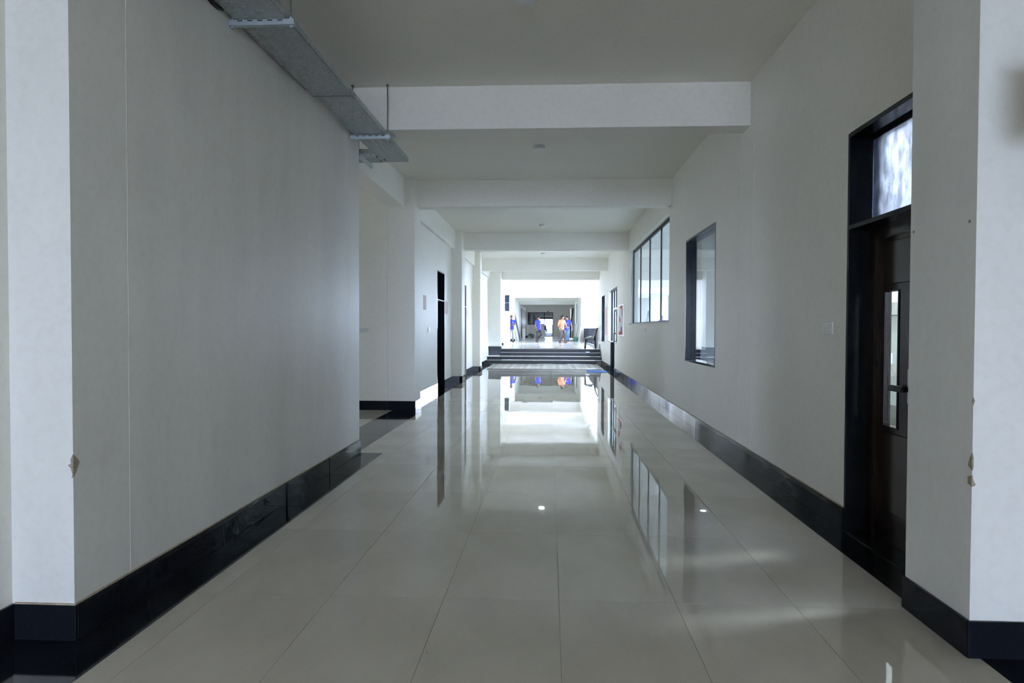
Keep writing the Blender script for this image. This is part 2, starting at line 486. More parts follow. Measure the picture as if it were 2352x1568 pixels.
lay()

# ------------------------------------------------------------------ ceiling and beams
ceil = MB().box(-12.2, 2.45, -12.0, 31.0, CEIL, CEIL + 0.25).build('ceiling', 'ceiling_paint'); struct(ceil)
for y in (7.62, 12.42, 19.24, 26.05):
    MB().box(-2.60 if y > 8 else -2.50, XR, y, y + 0.31, BEAM, CEIL).build('beam', 'beam_paint', ceil, bevel=0.006)
MB().box(XW, XR, 30.55, 30.90, 3.60, CEIL).build('beam', 'beam_paint', ceil, bevel=0.006)
# beams that run along the corridor above the left side
for y0, y1 in ((7.93, 12.42), (12.73, 19.24), (19.55, 26.05), (26.36, 30.55)):
    MB().box(-2.90, -2.58, y0, y1, 3.60, CEIL).build('beam', 'beam_paint', ceil, bevel=0.006)

# ------------------------------------------------------------------ left walls
wl = MB()
wl.box(-2.50, XL, 3.09, 7.92, 0, CEIL)                   # wall panel beside the tray
wl = wl.build('wall_left', 'wall_paint_left'); struct(wl)
bx('plaster_bead', 'plaster_bead', wl, XL, XL + 0.0010, 3.522, 3.5245, 0.17, CEIL)
bx('plaster_bead', 'plaster_bead', wl, XL, XL + 0.0010, 7.489, 7.4915, 0.17, CEIL)
wn = MB(); wn.box(-2.80, -2.50, -12.0, 3.30, 0, CEIL); wn = wn.build('wall_left_entrance', 'wall_paint'); struct(wn)
wp = MB(); wp.box(-12.0, -2.89, 12.23, 12.55, 0, CEIL); wp = wp.build('wall_passage', 'wall_paint'); struct(wp)
wq = MB(); cut_wall(wq, 'y', 7.6, 12.55, -12.2, -12.0, 0, CEIL, [(9.2, 11.0, 0.9, 2.4)]); wq.box(-12.0, -2.5, 7.6, 7.92, 0, CEIL); wq = wq.build('wall_passage_end', 'wall_paint'); struct(wq)  # the end window is unseen and added for more ambient light
wf = cut_wall(MB(), 'y', 12.55, 30.9, -2.96, XW, 0, CEIL, [(16.28, 17.39, 0, 2.83), (21.30, 21.97, 0, 2.83)])
wf = wf.build('wall_left_far', 'wall_paint'); struct(wf)
def column(x0, x1, y0, y1, z0=0.0, z1=CEIL): return MB().box(x0, x1, y0, y1, z0, z1).build('column', 'wall_paint', wf, bevel=0.01)
column(-2.89, -2.40, 12.23, 12.78)
column(XW - 0.1, -2.40, 18.80, 19.45)
column(XW - 0.1, -2.40, 23.75, 24.35)
column(XW - 0.1, -2.13, 29.80, 30.55, 0.0)
# ------------------------------------------------------------------ right walls
H_RIGHT = [(3.4, 5.12, 0, 2.85), (9.16, 11.14, 0.965, 2.845), (12.70, 19.05, 1.585, 3.56),
           (22.5, 25.75, 1.0, 2.87), (23.30, 24.80, 0, 2.87), (27.6, 29.1, 0.92, 2.82)]
wr = cut_wall(MB(), 'y', 3.4, 31.55, XR, 2.36, 0, CEIL, H_RIGHT).build('wall_right', 'wall_paint'); struct(wr)
for y in (7.51, 8.01): bx('plaster_bead', 'plaster_bead', wr, XR - 0.0025, XR, y, y + 0.004, 0.17, CEIL)
pr_ = MB(); pr_.box(1.862, 2.45, 3.17, 3.73, 0, CEIL)
post = pr_.build('wall_right_post', 'wall_paint_left'); struct(post)
we = cut_wall(MB(), 'y', -12.0, 3.17, 2.20, 2.45, 0, CEIL, []); we = we.build('wall_right_entrance', 'wall_paint'); struct(we)
wb = cut_wall(MB(), 'x', -2.8, 2.45, BACK_Y - 0.25, BACK_Y, 0, CEIL, [(BACK_X0, BACK_X1, 0, BACK_Z1)]).build('wall_back', 'wall_paint'); struct(wb)

# chips knocked out of the plaster corners, showing mortar
def chip(parent, corner_x, corner_y, sgn, pts_front, pts_side):
    """patch that wraps a corner: front face polygon (dx, z) and side face polygon (dy, z)"""
    mb = MB()
    mb.prism([(corner_x + sgn * dx, z) for dx, z in pts_front], 1, corner_y - 0.0015, corner_y + 0.004)
    mb.prism([(corner_y + dy, z) for dy, z in pts_side], 0, corner_x - 0.0015 if sgn > 0 else corner_x - 0.004, corner_x + 0.004 if sgn > 0 else corner_x + 0.0015)
    return mb.build('plaster_chip', 'raw_plaster', parent)
chip(wl, XL, 3.09, -1, [(0, .865), (.012, .84), (.010, .822), (.024, .815), (.010, .80), (.003, .77), (.008, .757), (0, .755)],
     [(0, .865), (.035, .835), (.042, .822), (.026, .79), (0, .755)])
chip(post, 1.862, 3.17, 1, [(0, .91), (.005, .89), (.006, .855), (.003, .835), (0, .83)], [(0, .91), (.02, .88), (.03, .85), (0, .83)])
chip(post, 1.862, 3.17, 1, [(0, .81), (.008, .785), (.016, .768), (.008, .762), (0, .76)], [(0, .81), (.03, .80), (.03, .77), (0, .76)])
chip(post, 1.862, 3.17, 1, [(0, 1.155), (.007, 1.14), (0, 1.12)], [(0, 1.155), (.008, 1.14), (0, 1.12)])
for z, y in ((1.955, 3.70), (1.935, 3.22)):
    MB().cyl((1.8615, y, z), 0.009, 0.002, 0, 8).build('plaster_chip', 'raw_plaster', post)

# ------------------------------------------------------------------ skirting, piece by piece
def skirting(name, pieces, label=None):
    root = empty(name); struct(root)
    for x0, x1, y0, y1, z0, z1 in pieces:
        cx, cy = (x0 + x1) / 2, (y0 + y1) / 2
        o = MB().box(x0 - cx, x1 - cx, y0 - cy, y1 - cy, z0, z1).build('skirting_tile', 'skirting_granite', root, local=True, bevel=0.002)
        o.location = (cx, cy, 0); o.rotation_euler = (0, 0, random.uniform(-0.008, 0.008))
        if y1 - y0 > x1 - x0: MB().box(x0 + 0.003, x1 - 0.003, y1 - 0.002, y1 + 0.006, z0, z1 - 0.002).build('joint', 'rubber_black', root, local=True)
    return root
def run_y(x0, x1, ys, z0=0.0, z1=0.165): return [(x0, x1, a + 0.0018, b - 0.0018, z0, z1) for a, b in zip(ys[:-1], ys[1:])]
def run_x(y0, y1, xs, z0=0.0, z1=0.165): return [(a + 0.0018, b - 0.0018, y0, y1, z0, z1) for a, b in zip(xs[:-1], xs[1:])]
bl = skirting('baseboard_left', run_x(3.075, 3.09, [-2.485, XL + 0.015]) + run_y(XL, XL + 0.015, [3.09, 3.40, 4.53, 5.66, 6.79, 7.935]))
skirting('baseboard_entrance', run_y(-2.50, -2.485, [-12.0, -8.0, -5.0, -2.4, -1.2, 0.0, 1.2, 2.2, 3.09]) + run_y(2.185, 2.20, [-12.0, -8.0, -5.0, -2.0, -0.8, 0.4, 1.6, 3.155]))
skirting('baseboard_post', run_x(3.155, 3.17, [1.847, 2.20]) + run_y(1.847, 1.862, [3.17, 3.735]))
skirting('baseboard_passage', run_x(12.215, 12.23, [-12.0, -9.0, -6.3, -5.2, -4.1, -2.89]) + run_x(12.215, 12.23, [-2.89, -2.385]) + run_y(-2.40, -2.385, [12.23, 12.78]))
skirting('baseboard_left_far', run_y(XW, XW + 0.015, [12.79, 13.9, 15.1, 16.26]) + run_y(XW, XW + 0.015, [17.41, 18.79]) + run_x(18.785, 18.80, [XW, -2.385]) + run_y(-2.40, -2.385, [18.80, 19.45])
         + run_y(XW, XW + 0.015, [19.46, 20.4, 21.28]) + run_y(XW, XW + 0.015, [21.99, 22.9, 23.73]) + run_x(23.735, 23.75, [XW, -2.385]) + run_y(-2.40, -2.385, [23.75, 24.35]) + run_y(XW, XW + 0.015, [24.36, 25.5, 26.7, 27.8, STEP_Y]))
RJ = [5.14, 6.121, 7.141, 8.15, 9.155, 10.214, 11.268, 12.431, 13.616, 14.819, 16.004, 17.085, 18.174, 19.3, 20.4, 21.5, 22.4, 23.28]
br = skirting('baseboard_right', run_y(XR - 0.015, XR, RJ) + run_y(XR - 0.015, XR, [24.82, 25.9, 27.0, 28.0, STEP_Y]))
# rough mortar line along the top of the skirting
def mortar(parent, *c): MB().box(*c).build('mortar_line', 'mortar', parent)
mortar(bl, XL, XL + 0.010, 3.09, 7.92, 0.165, 0.171); mortar(bl, -2.485, XL + 0.010, 3.080, 3.09, 0.165, 0.171)
mortar(br, XR - 0.010, XR, 5.14, 23.28, 0.165, 0.170)

# ------------------------------------------------------------------ near right door: granite frame, transom, timber leaf
d1 = empty('door_1', (2.24, 4.5, 0)); struct(d1, 'dark timber door with tall glass slot and bright transom in black granite frame', 'door')
fr = MB(); fr.box(XR - 0.004, 2.36, 5.115, 5.145, 0.0, 2.85)
fr.build('far_jamb', 'jamb_granite', d1)
bx('lintel', 'jamb_granite', d1, XR - 0.004, 2.36, 3.74, 5.115, 2.82, 2.853)
bx('transom_bar', 'jamb_granite', d1, XR - 0.004, 2.36, 3.74, 5.115, 2.165, 2.195)
bx('sill', 'black_granite', d1, XR - 0.004, 2.36, 3.74, 5.115, 0.0, 0.008)
tp = bx('transom_pane', 'smeared_glass', d1, 2.285, 2.293, 3.76, 5.112, 2.215, 2.80)
bx('transom_frame', 'jamb_granite', d1, 2.275, 2.300, 3.74, 5.115, 2.795, 2.82)
bx('transom_frame', 'jamb_granite', d1, 2.275, 2.300, 3.74, 5.115, 2.195, 2.215)
bx('door_frame', 'dark_wood', d1, 2.27, 2.35, 5.03, 5.115, 0.008, 2.165); bx('door_frame', 'dark_wood', d1, 2.27, 2.35, 3.74, 5.03, 2.09, 2.165)
def door_leaf(y0, y1, v0, v1, p0, p1):
    leaf = cut_wall(MB(), 'y', y0, y1, 2.295, 2.335, 0.012, 2.088, [(v0, v1, 0.80, 1.71)]).build('leaf', 'dark_wood', d1)
    bx('vision_glass', 'clear_glass', leaf, 2.312, 2.318, v0, v1, 0.80, 1.71)
    for c in ((v0 - .01, v0, .79, 1.72), (v1, v1 + .01, .79, 1.72), (v0, v1, .79, .80), (v0, v1, 1.71, 1.72)): bx('bead', 'dark_wood', leaf, 2.288, 2.296, *c)
    bx('panel', 'dark_wood_panel', leaf, 2.287, 2.296, p0, p1, 0.22, 0.755, bevel=0.006)
    bx('panel', 'dark_wood_panel', leaf, 2.287, 2.296, p0, p1, 1.76, 2.05, bevel=0.006)
    return leaf
leaf = door_leaf(4.372, 5.03, 4.735, 4.915, 4.46, 4.885)
door_leaf(3.74, 4.368, 3.82, 4.00, 3.83, 4.28)
hd = bx('handle_plate', 'steel_handle', leaf, 2.283, 2.296, 4.545, 4.585, 0.98, 1.20)
MB().box(2.235, 2.290, 4.55, 4.575, 1.055, 1.085).box(2.235, 2.258, 4.55, 4.75, 1.050, 1.090).build('lever', 'dark_handle', hd, bevel=0.004)

# narrow room behind the door: high side window, shelf, added lamp
rm = MB(); rm.box(2.36, 3.9, 8.6, 8.8, -0.05, 3.4); rm.box(2.45, 3.9, 3.0, 3.2, -0.05, 3.4); rm.box(2.36, 3.9, 3.0, 8.8, 3.4, 3.5); rm.box(2.365, 3.9, 3.0, 8.8, -0.15, -0.05)
cut_wall(rm, 'y', 3.2, 8.6, 3.7, 3.8, -0.05, 3.4, [(3.9, 5.6, 1.95, 3.3)])
rm = rm.build('wall_side_room', 'room_wall'); struct(rm)
shelf = empty('storage_shelf', (3.5, 7.5, -0.05)); tag(shelf, 'grey wooden storage shelf seen through the door glass', 'shelf')
for z in (1.60, 1.00, 0.32): bx('board', 'shelf_wood', shelf, 3.32, 3.68, 6.7, 8.4, z, z + 0.12)
for y in (6.65, 8.4): bx('upright', 'shelf_wood', shelf, 3.32, 3.68, y, y + 0.05, -0.05, 2.0)
bx('cloth', 'white_board', shelf, 3.34, 3.6, 7.0, 7.9, 1.12, 1.22); bx('carton', 'shelf_wood', shelf, 3.34, 3.6, 7.45, 7.75, 0.44, 0.66)
rl = empty('added_room_lamp', (3.05, 7.3, 3.4)); tag(rl, 'unseen square lamp added to brighten the room behind the timber door', 'lamp')
MB().box(2.90, 3.20, 7.15, 7.45, 3.34, 3.40).build('housing', 'lamp_rim', rl, bevel=0.005)
lamp_d = bpy.data.lights.new('added_room_light', 'AREA'); lamp_d.energy = 55; lamp_d.shape = 'SQUARE'; lamp_d.size = 0.26; lamp_d.color = (0.84, 0.91, 1.0)  # unseen fill lamp, added to brighten the room
lamp = bpy.data.objects.new('added_room_light', lamp_d); COL.objects.link(lamp); lamp.location = (3.05, 7.3, 3.332)

# ------------------------------------------------------------------ window 1: single pane in a granite lined opening, room behind with an added outer window that lets in light
w1 = empty('window_1', (2.24, 10.15, 0.965)); struct(w1, 'tall single pane window lined with black granite', 'window')
for c in ((11.11, 11.14, 0.965, 2.845), (9.16, 9.19, 0.965, 2.845)): bx('jamb', 'jamb_granite', w1, XR - 0.003, 2.36, *c)
bx('lintel', 'jamb_granite', w1, XR - 0.003, 2.36, 9.19, 11.11, 2.815, 2.845)
bx('sill', 'black_granite', w1, XR - 0.006, 2.36, 9.16, 11.14, 0.955, 0.985)
bx('pane', 'clear_glass', w1, 2.208, 2.216, 9.19, 11.11, 0.985, 2.815)
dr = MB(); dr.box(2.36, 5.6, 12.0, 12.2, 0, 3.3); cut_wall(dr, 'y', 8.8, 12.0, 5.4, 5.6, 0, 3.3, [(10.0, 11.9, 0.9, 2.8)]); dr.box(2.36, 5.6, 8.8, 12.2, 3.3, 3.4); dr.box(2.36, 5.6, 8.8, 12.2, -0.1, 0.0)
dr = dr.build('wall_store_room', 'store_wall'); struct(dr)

# ------------------------------------------------------------------ window 2: long high window of four filmed panes
w2 = empty('window_2', (2.25, 15.9, 1.585)); struct(w2, 'long high window of four pale panes between black mullions', 'window')
ym = [12.72, 14.36, 15.97, 17.58, 19.03]
for y in ym: bx('mullion', 'black_aluminium', w2, 2.235, 2.275, y - 0.022, y + 0.022, 1.60, 3.555)
bx('head', 'black_aluminium', w2, 2.235, 2.275, 12.70, 19.05, 3.50, 3.558)
bx('bottom_rail', 'black_aluminium', w2, 2.235, 2.275, 12.70, 19.05, 1.60, 1.625)
bx('sill', 'nosing_stone', w2, XR - 0.012, 2.28, 12.69, 19.06, 1.575, 1.602)
for a, b in zip(ym[:-1], ym[1:]): bx('pane', 'milky_glass', w2, 2.250, 2.258, a + 0.022, b - 0.022, 1.625, 3.50)
rb = MB(); rb.box(2.36, 7.2, 19.4, 19.6, 0, 3.7); rb.box(2.36, 7.2, 12.2, 12.4, 0, 3.7); rb.box(2.36, 7.2, 12.2, 19.6, 3.7, 3.8); rb.box(2.36, 7.2, 12.2, 19.6, -0.1, 0.0)
cut_wall(rb, 'y', 12.4, 19.4, 7.0, 7.2, 0, 3.7, [(13.2, 18.6, 0.9, 2.45)])
rb = rb.build('wall_class_room', 'class_wall'); struct(rb)

# ------------------------------------------------------------------ door 2: glazed door with sidelights far on the right
d2 = empty('door_2', (2.25, 24.1, 0)); struct(d2, 'black framed glazed door with sidelights far along the right wall', 'door')
for y in (22.52, 23.32, 24.78, 25.72): bx('mullion', 'black_aluminium', d2, 2.235, 2.285, y - 0.025, y + 0.025, 1.0 if y in (22.52, 25.72) else 0.0, 2.86)
bx('head', 'black_aluminium', d2, 2.235, 2.285, 22.5, 25.75, 2.80, 2.868)
bx('transom_bar', 'strut_steel', d2, 2.235, 2.285, 23.345, 24.755, 2.14, 2.19)
for a, b in ((22.545, 23.295), (24.805, 25.695)):
    bx('sidelight_pane', 'clear_glass', d2, 2.255, 2.262, a, b, 1.02, 2.80); bx('sill', 'nosing_stone', d2, XR - 0.01, 2.285, a - 0.04, b + 0.04, 0.985, 1.02)
bx('transom_pane', 'clear_glass', d2, 2.255, 2.262, 23.345, 24.755, 2.19, 2.80)
for a_, b_ in ((23.36, 24.03), (24.07, 24.74)):
    lf = bx('leaf', 'clear_glass', d2, 2.255, 2.265, a_, b_, 0.02, 2.12)
    for c in ((a_ - .015, a_ + .045, .01, 2.14), (b_ - .045, b_ + .015, .01, 2.14), (a_ + .045, b_ - .045, .01, .12), (a_ + .045, b_ - .045, 2.06, 2.14), (a_ + .045, b_ - .045, 1.28, 1.34)): bx('stile', 'black_aluminium', lf, 2.245, 2.280, *c)
bx('transom_mullion', 'black_aluminium', d2, 2.235, 2.285, 24.02, 24.08, 2.19, 2.80)
MB().tube([(2.18, 24.16, 1.0), (2.18, 24.16, 1.32)], 0.014, 8).build('pull', 'black_aluminium', lf)
for z in (1.03, 1.29): MB().tube([(2.18, 24.16, z), (2.25, 24.16, z)], 0.01, 8).build('pull_stem', 'black_aluminium', lf)
bx('far_jamb', 'jamb_granite', d2, XR - 0.004, 2.36, 24.795, 24.825, 0.0, 0.985)

# ------------------------------------------------------------------ window 3: narrow granite lined window near the steps
w3 = empty('window_3', (2.24, 28.35, 0.92)); struct(w3, 'narrow black lined window beside the pink notice near the steps', 'window')
bx('jamb', 'jamb_granite', w3, XR - 0.003, 2.36, 29.07, 29.10, 0.92, 2.82); bx('jamb', 'jamb_granite', w3, XR - 0.003, 2.36, 27.60, 27.63, 0.92, 2.82)
bx('lintel', 'jamb_granite', w3, XR - 0.003, 2.36, 27.63, 29.07, 2.79, 2.82); bx('sill', 'nosing_stone', w3, XR - 0.012, 2.36, 27.58, 29.12, 0.905, 0.94)
bx('pane', 'clear_glass', w3, 2.27, 2.276, 27.63, 29.07, 0.94, 2.79)

# ------------------------------------------------------------------ doors in the far left wall
def left_door(name, y0, y1, label, jamb, leafm):
    d = empty(name, (-2.8, (y0 + y1) / 2, 0)); struct(d, label, 'door')
    for c in ((y1 - 0.025, y1), (y0, y0 + 0.025)): bx('jamb', jamb, d, -2.96, XW + 0.004, *c, 0, 2.83)
    bx('lintel', jamb, d, -2.96, XW + 0.004, y0 + 0.025, y1 - 0.025, 2.805, 2.83); bx('transom_bar', 'nosing_stone', d, -2.96, XW + 0.004, y0 + 0.025, y1 - 0.025, 2.13, 2.15)
    l = bx('leaf', leafm, d, -2.93, -2.89, y0 + 0.025, y1 - 0.025, 0.005, 2.13); bx('transom_panel', leafm, d, -2.93, -2.90, y0 + 0.025, y1 - 0.025, 2.15, 2.805)
    bx('handle', 'steel_handle', l, -2.885, -2.86, y0 + 0.10, y0 + 0.13, 0.95, 1.12)
    return d
left_door('door_3', 16.28, 17.39, 'dark door with black granite jambs in the left wall', 'jamb_granite', 'dark_wood')
left_door('door_4', 21.30, 21.97, 'narrow shaft door with pale jambs in the left wall', 'lamp_rim', 'dark_wood')

# ------------------------------------------------------------------ steps up to the hall
st = empty('staircase', (-0.25, STEP_Y, 0)); struct(st, 'four dark granite steps with pale nosings across the corridor', 'stairs')
for k in range(4):
    y = STEP_Y + 0.30 * k; z0 = 0.15 * k
    x0 = XW if k < 2 else -2.13
    s = MB().box(x0, XR - 0.002, y, y + 0.32 if k < 3 else 31.0, z0, z0 + 0.148).build('step', 'step_granite', st)
    bx('nosing', 'nosing_stone', s, x0, XR - 0.002, y - 0.012, y + 0.02, z0 + 0.136, z0 + 0.150)
    for xs in (-1.05, 0.15, 1.2): bx('joint', 'rubber_black', s, xs + 0.08 * k, xs + 0.08 * k + 0.004, y - 0.001, y, z0, z0 + 0.134)
MB().box(-2.70, -2.115, 29.785, 29.80, 0.30, 0.70).box(-2.13, -2.115, 29.80, 30.55, 0.60, 0.70).build('pier_skirting', 'step_granite', st)
MB().prism([(STEP_Y, 0.0), (STEP_Y, 0.22), (STEP_Y + 1.25, 0.80), (STEP_Y + 1.6, 0.80), (STEP_Y + 1.6, 0.0)], 0, XR - 0.015, XR).build('stair_skirting', 'step_granite', st)

# ------------------------------------------------------------------ the hall beyond the steps
hf = MB().box(-8.0, 2.40, 31.0, 80.3, 0.30, PLAT).build('floor_hall', 'hall_tile'); struct(hf)
hc = MB().box(-3.4, 2.6, 31.0, 80.3, CEIL, CEIL + 0.25).box(2.6, 5.8, 31.0, 49.0, CEIL, CEIL + 0.15).build('ceiling_hall', 'ceiling_paint'); struct(hc)  # outer slab is an unseen overhang added to cut sky light in the hall
for y in (36.6, 42.5, 48.5, 54.7, 62.4, 70.8): MB().box(-2.80, XR, y, y + 0.30, BEAM, CEIL).build('beam', 'beam_paint', hc)
MB().box(2.05, 2.45, 31.55, 48.5, BEAM, CEIL).build('beam', 'beam_paint', hc)
hl = cut_wall(MB(), 'y', 30.55, 80.0, -2.96, -2.76, PLAT, CEIL, [(40.3, 42.2, PLAT, 3.6), (65.9, 67.2, PLAT, 3.46), (69.6, 71.0, 1.5, 3.46), (73.6, 75.0, 1.5, 3.46), (78.2, 79.5, PLAT, 3.46)]).build('wall_hall_left', 'wall_paint'); struct(hl)
MB().box(-2.60, -2.46, 36.3, 36.6, PLAT, BEAM).build('column', 'wall_paint', hl)
MB().box(-2.61, -2.45, 36.29, 36.61, PLAT, PLAT + 0.12).build('column_base', 'black_granite', hl)
MB().box(-2.78, -2.48, 48.49, 48.9, PLAT, CEIL - 0.01).build('column', 'wall_paint', hl)
for y in (67.2, 71.0, 75.0, 79.5): MB().box(-2.96, -2.755, y - 0.04, y + 0.01, PLAT if y in (67.2, 79.5) else 1.5, 3.46).build('jamb', 'jamb_granite', hl)
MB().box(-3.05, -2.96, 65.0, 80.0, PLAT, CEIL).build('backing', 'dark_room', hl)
MB().box(-2.76, -2.745, 42.8, 48.5, PLAT, PLAT + 0.15).box(-2.48, -2.465, 48.5, 48.9, PLAT, PLAT + 0.15).box(-2.78, -2.465, 48.485, 48.5, PLAT, PLAT + 0.15).build('skirting', 'step_granite', hl)
# granite faced jamb with pale joints beside the side doorway
gj = empty('trim_1', (-2.62, 42.3, PLAT)); struct(gj, 'black granite faced jamb with pale joints', 'jamb')
for a, b in ((0.60, 1.2), (1.21, 1.8), (1.81, 2.42), (2.43, 3.03), (3.04, 3.50)): bx('granite_tile', 'jamb_granite', gj, -2.78, -2.49, 42.2, 42.3, a, b)
bx('grey_edge', 'grey_post', gj, -2.49, -2.445, 42.15, 42.3, PLAT, 3.58)
hr = cut_wall(MB(), 'y', 48.5, 80.0, XR, 2.40, PLAT, CEIL, [(56.3, 59.5, 1.9, 3.55), (72.5, 74.0, 1.9, 3.55)]).build('wall_hall_right', 'wall_paint'); struct(hr)
hw = empty('window_4', (2.25, 57.9, 1.9)); struct(hw, 'black framed high window on the far right wall', 'window')
for y in (56.34, 57.4, 58.4, 59.46): bx('mullion', 'black_aluminium', hw, 2.20, 2.25, y - 0.03, y + 0.03, 1.9, 3.55)
bx('pane', 'clear_glass', hw, 2.22, 2.23, 56.3, 59.5, 1.93, 3.52); bx('head', 'black_aluminium', hw, 2.20, 2.25, 56.3, 59.5, 3.50, 3.55); bx('sill', 'black_aluminium', hw, 2.19, 2.25, 56.3, 59.5, 1.88, 1.93)
# low parapet with flecked granite slabs along the open side
pp = empty('wall_parapet', (2.3, 40.0, PLAT)); struct(pp, 'low parapet of flecked blue black granite slabs on the open side', 'parapet')
bx('core', 'wall_paint', pp, 2.34, 2.44, 31.55, 48.5, PLAT, 1.46)
for y0, y1, zb in ((31.7, 33.4, 0.62), (33.45, 35.9, 0.62), (35.95, 38.9, 0.64), (38.95, 43.0, 0.63), (43.05, 48.45, 0.62)):
    bx('granite_slab', 'flecked_granite', pp, 2.31, 2.34, y0, y1, zb, 1.49)
bx('coping', 'nosing_stone', pp, 2.30, 2.46, 31.55, 48.5, 1.49, 1.515)
# end wall of the far corridor with window, door
EY = 80.0
ew = cut_wall(MB(), 'x', -2.96, 2.40, EY, EY + 0.2, PLAT, CEIL, [(-2.62, 0.30, 2.0, 3.36), (-0.70, 0.30, PLAT, 3.36)]).build('wall_end', 'wall_paint'); struct(ew)
dw = empty('door_5', (-0.2, EY, PLAT)); struct(dw, 'black framed glass door and window in the far end wall', 'door')
for x in (-2.60, -0.70, 0.28): bx('mullion', 'black_aluminium', dw, x - 0.05, x + 0.05, EY + 0.02, EY + 0.10, 2.0 if x == -2.60 else PLAT, 3.36)
bx('head', 'black_aluminium', dw, -2.62, 0.30, EY + 0.02, EY + 0.10, 3.28, 3.36); bx('transom_bar', 'black_aluminium', dw, -0.65, 0.23, EY + 0.02, EY + 0.10, 2.72, 2.80); bx('sill', 'black_aluminium', dw, -2.62, -0.70, EY - 0.02, EY + 0.10, 1.96, 2.04)
bx('bottom_rail', 'black_aluminium', dw, -0.65, 0.23, EY + 0.02, EY + 0.10, PLAT, PLAT + 0.08)
bx('window_pane', 'clear_glass', dw, -2.55, -0.75, EY + 0.05, EY + 0.06, 2.04, 3.28); bx('door_pane', 'clear_glass', dw, -0.65, 0.23, EY + 0.05, EY + 0.06, PLAT + 0.08, 2.72); bx('transom_pane', 'clear_glass', dw, -0.65, 0.23, EY + 0.05, EY + 0.06, 2.80, 3.28)
bx('pull', 'dark_handle', dw, -0.64, -0.54, EY - 0.04, EY + 0.02, 1.35, 1.75)
# outdoors
gr = MB().box(-60, 60, -60, -12.25, -0.25, -0.15).box(-60, -12.3, -12.25, 30, -0.25, -0.15).box(2.46, 60, -12.25, 120, -0.25, 0.25 - 0.4).box(-60, -8.0, 30, 120, -0.25, -0.15).box(-8.0, 2.46, 80.3, 120, 0.2, 0.5).build('ground', 'ground_earth'); struct(gr)
bw = MB().box(7.0, 7.2, 20.0, 31.5, -0.15, 3.0).box(6.95, 7.25, 20.0, 31.5, 3.0, 3.08).build('wall_sky_block', 'wall_paint'); struct(bw)  # unseen outside wall added to block some sky from the right openings
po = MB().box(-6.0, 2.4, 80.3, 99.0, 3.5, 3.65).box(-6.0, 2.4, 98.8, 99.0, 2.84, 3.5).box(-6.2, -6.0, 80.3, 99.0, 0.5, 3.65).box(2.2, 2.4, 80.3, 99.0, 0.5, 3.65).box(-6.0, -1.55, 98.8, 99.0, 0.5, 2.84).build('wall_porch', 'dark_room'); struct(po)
gate = empty('boundary_gate', (0, 100.0, 0.5)); tag(gate, 'dark metal gate outside behind the glass door', 'gate')
for k in range(19): bx('gate_board', 'gate_dark', gate, -3.6 + 0.3 * k, -3.31 + 0.3 * k, 100.0, 100.06, 0.5, 2.05 + 0.03 * math.sin(k * 1.7))
bx('gate_rail', 'gate_dark', gate, -3.6, 2.1, 100.06, 100.12, 1.6, 1.7)

# ------------------------------------------------------------------ cable tray on trapeze hangers
TZ = 3.555
def perforated(x0, x1, y0, y1, z, nx, ny, sx, sy, cols=None):
    """sheet with slots: nx by ny cells, each with a slot that fills sx, sy of the cell; only columns in cols are slotted"""
    mb = MB(); cx, cy = (x1 - x0) / nx, (y1 - y0) / ny
    for i in range(nx):
        if cols is not None and i not in cols:
            n = len(mb.v); a, b = x0 + i * cx, x0 + (i + 1) * cx
            mb.v += [(a, y0, z), (b, y0, z), (b, y1, z), (a, y1, z)]; mb.f.append((n, n+1, n+2, n+3)); continue
        for j in range(ny):
            a, b, c, d = x0 + i * cx, x0 + (i + 1) * cx, y0 + j * cy, y0 + (j + 1) * cy
            p, q, r, t = a + cx * (1 - sx) / 2, b - cx * (1 - sx) / 2, c + cy * (1 - sy) / 2, d - cy * (1 - sy) / 2
            n = len(mb.v)
            mb.v += [(a, c, z), (b, c, z), (b, d, z), (a, d, z), (p, r, z), (q, r, z), (q, t, z), (p, t, z)]
            mb.f += [(n, n+1, n+5, n+4), (n+1, n+2, n+6, n+5), (n+2, n+3, n+7, n+6), (n+3, n, n+4, n+7)]
    return mb
tray = empty('cable_tray', (-2.0, 6.0, TZ)); tag(tray, 'galvanised perforated cable tray hung under the ceiling along the left wall', 'cable tray')
def section(name, mb, rails):
    o = mb.build(name, 'galvanised_steel', tray)
    sl = o.modifiers.new('sheet', 'SOLIDIFY'); sl.thickness = 0.002; sl.offset = 1
    for c in rails: bx('side_rail', 'galvanised_steel', o, *c)
    return o
s1 = section('tray_section', perforated(-2.165, -1.80, 2.2, 6.26, TZ, 8, 150, 0.55, 0.42, cols=(0, 1)), [(-1.802, -1.80, 2.2, 6.26, TZ, TZ + 0.06), (-2.165, -2.163, 2.2, 6.26, TZ, TZ + 0.06)])
s2 = section('tray_section', perforated(-2.140, -1.803, 6.264, 8.77, TZ + 0.002, 7, 100, 0.72, 0.36), [(-1.805, -1.803, 6.264, 8.77, TZ, TZ + 0.058), (-2.140, -2.138, 6.264, 8.34, TZ, TZ + 0.058)])
s3 = section('tray_branch', perforated(-4.6, -2.142, 8.34, 8.77, TZ - 0.002, 98, 7, 0.36, 0.72), [(-4.6, -2.142, 8.34, 8.342, TZ, TZ + 0.058), (-4.6, -1.80, 8.768, 8.77, TZ, TZ + 0.058)])
bx('splice_plate', 'galvanised_steel', s2, -1.801, -1.797, 6.15, 6.38, TZ + 0.008, TZ + 0.052)
for y in (6.19, 6.24, 6.29, 6.34): MB().cyl((-1.797, y, TZ + 0.03), 0.007, 0.006, 0, 8).build('bolt', 'rod_steel', s2)
MB().box(-2.16, -1.81, 6.255, 6.268, TZ - 0.004, TZ - 0.001).build('joint_lap', 'rod_steel', s2)
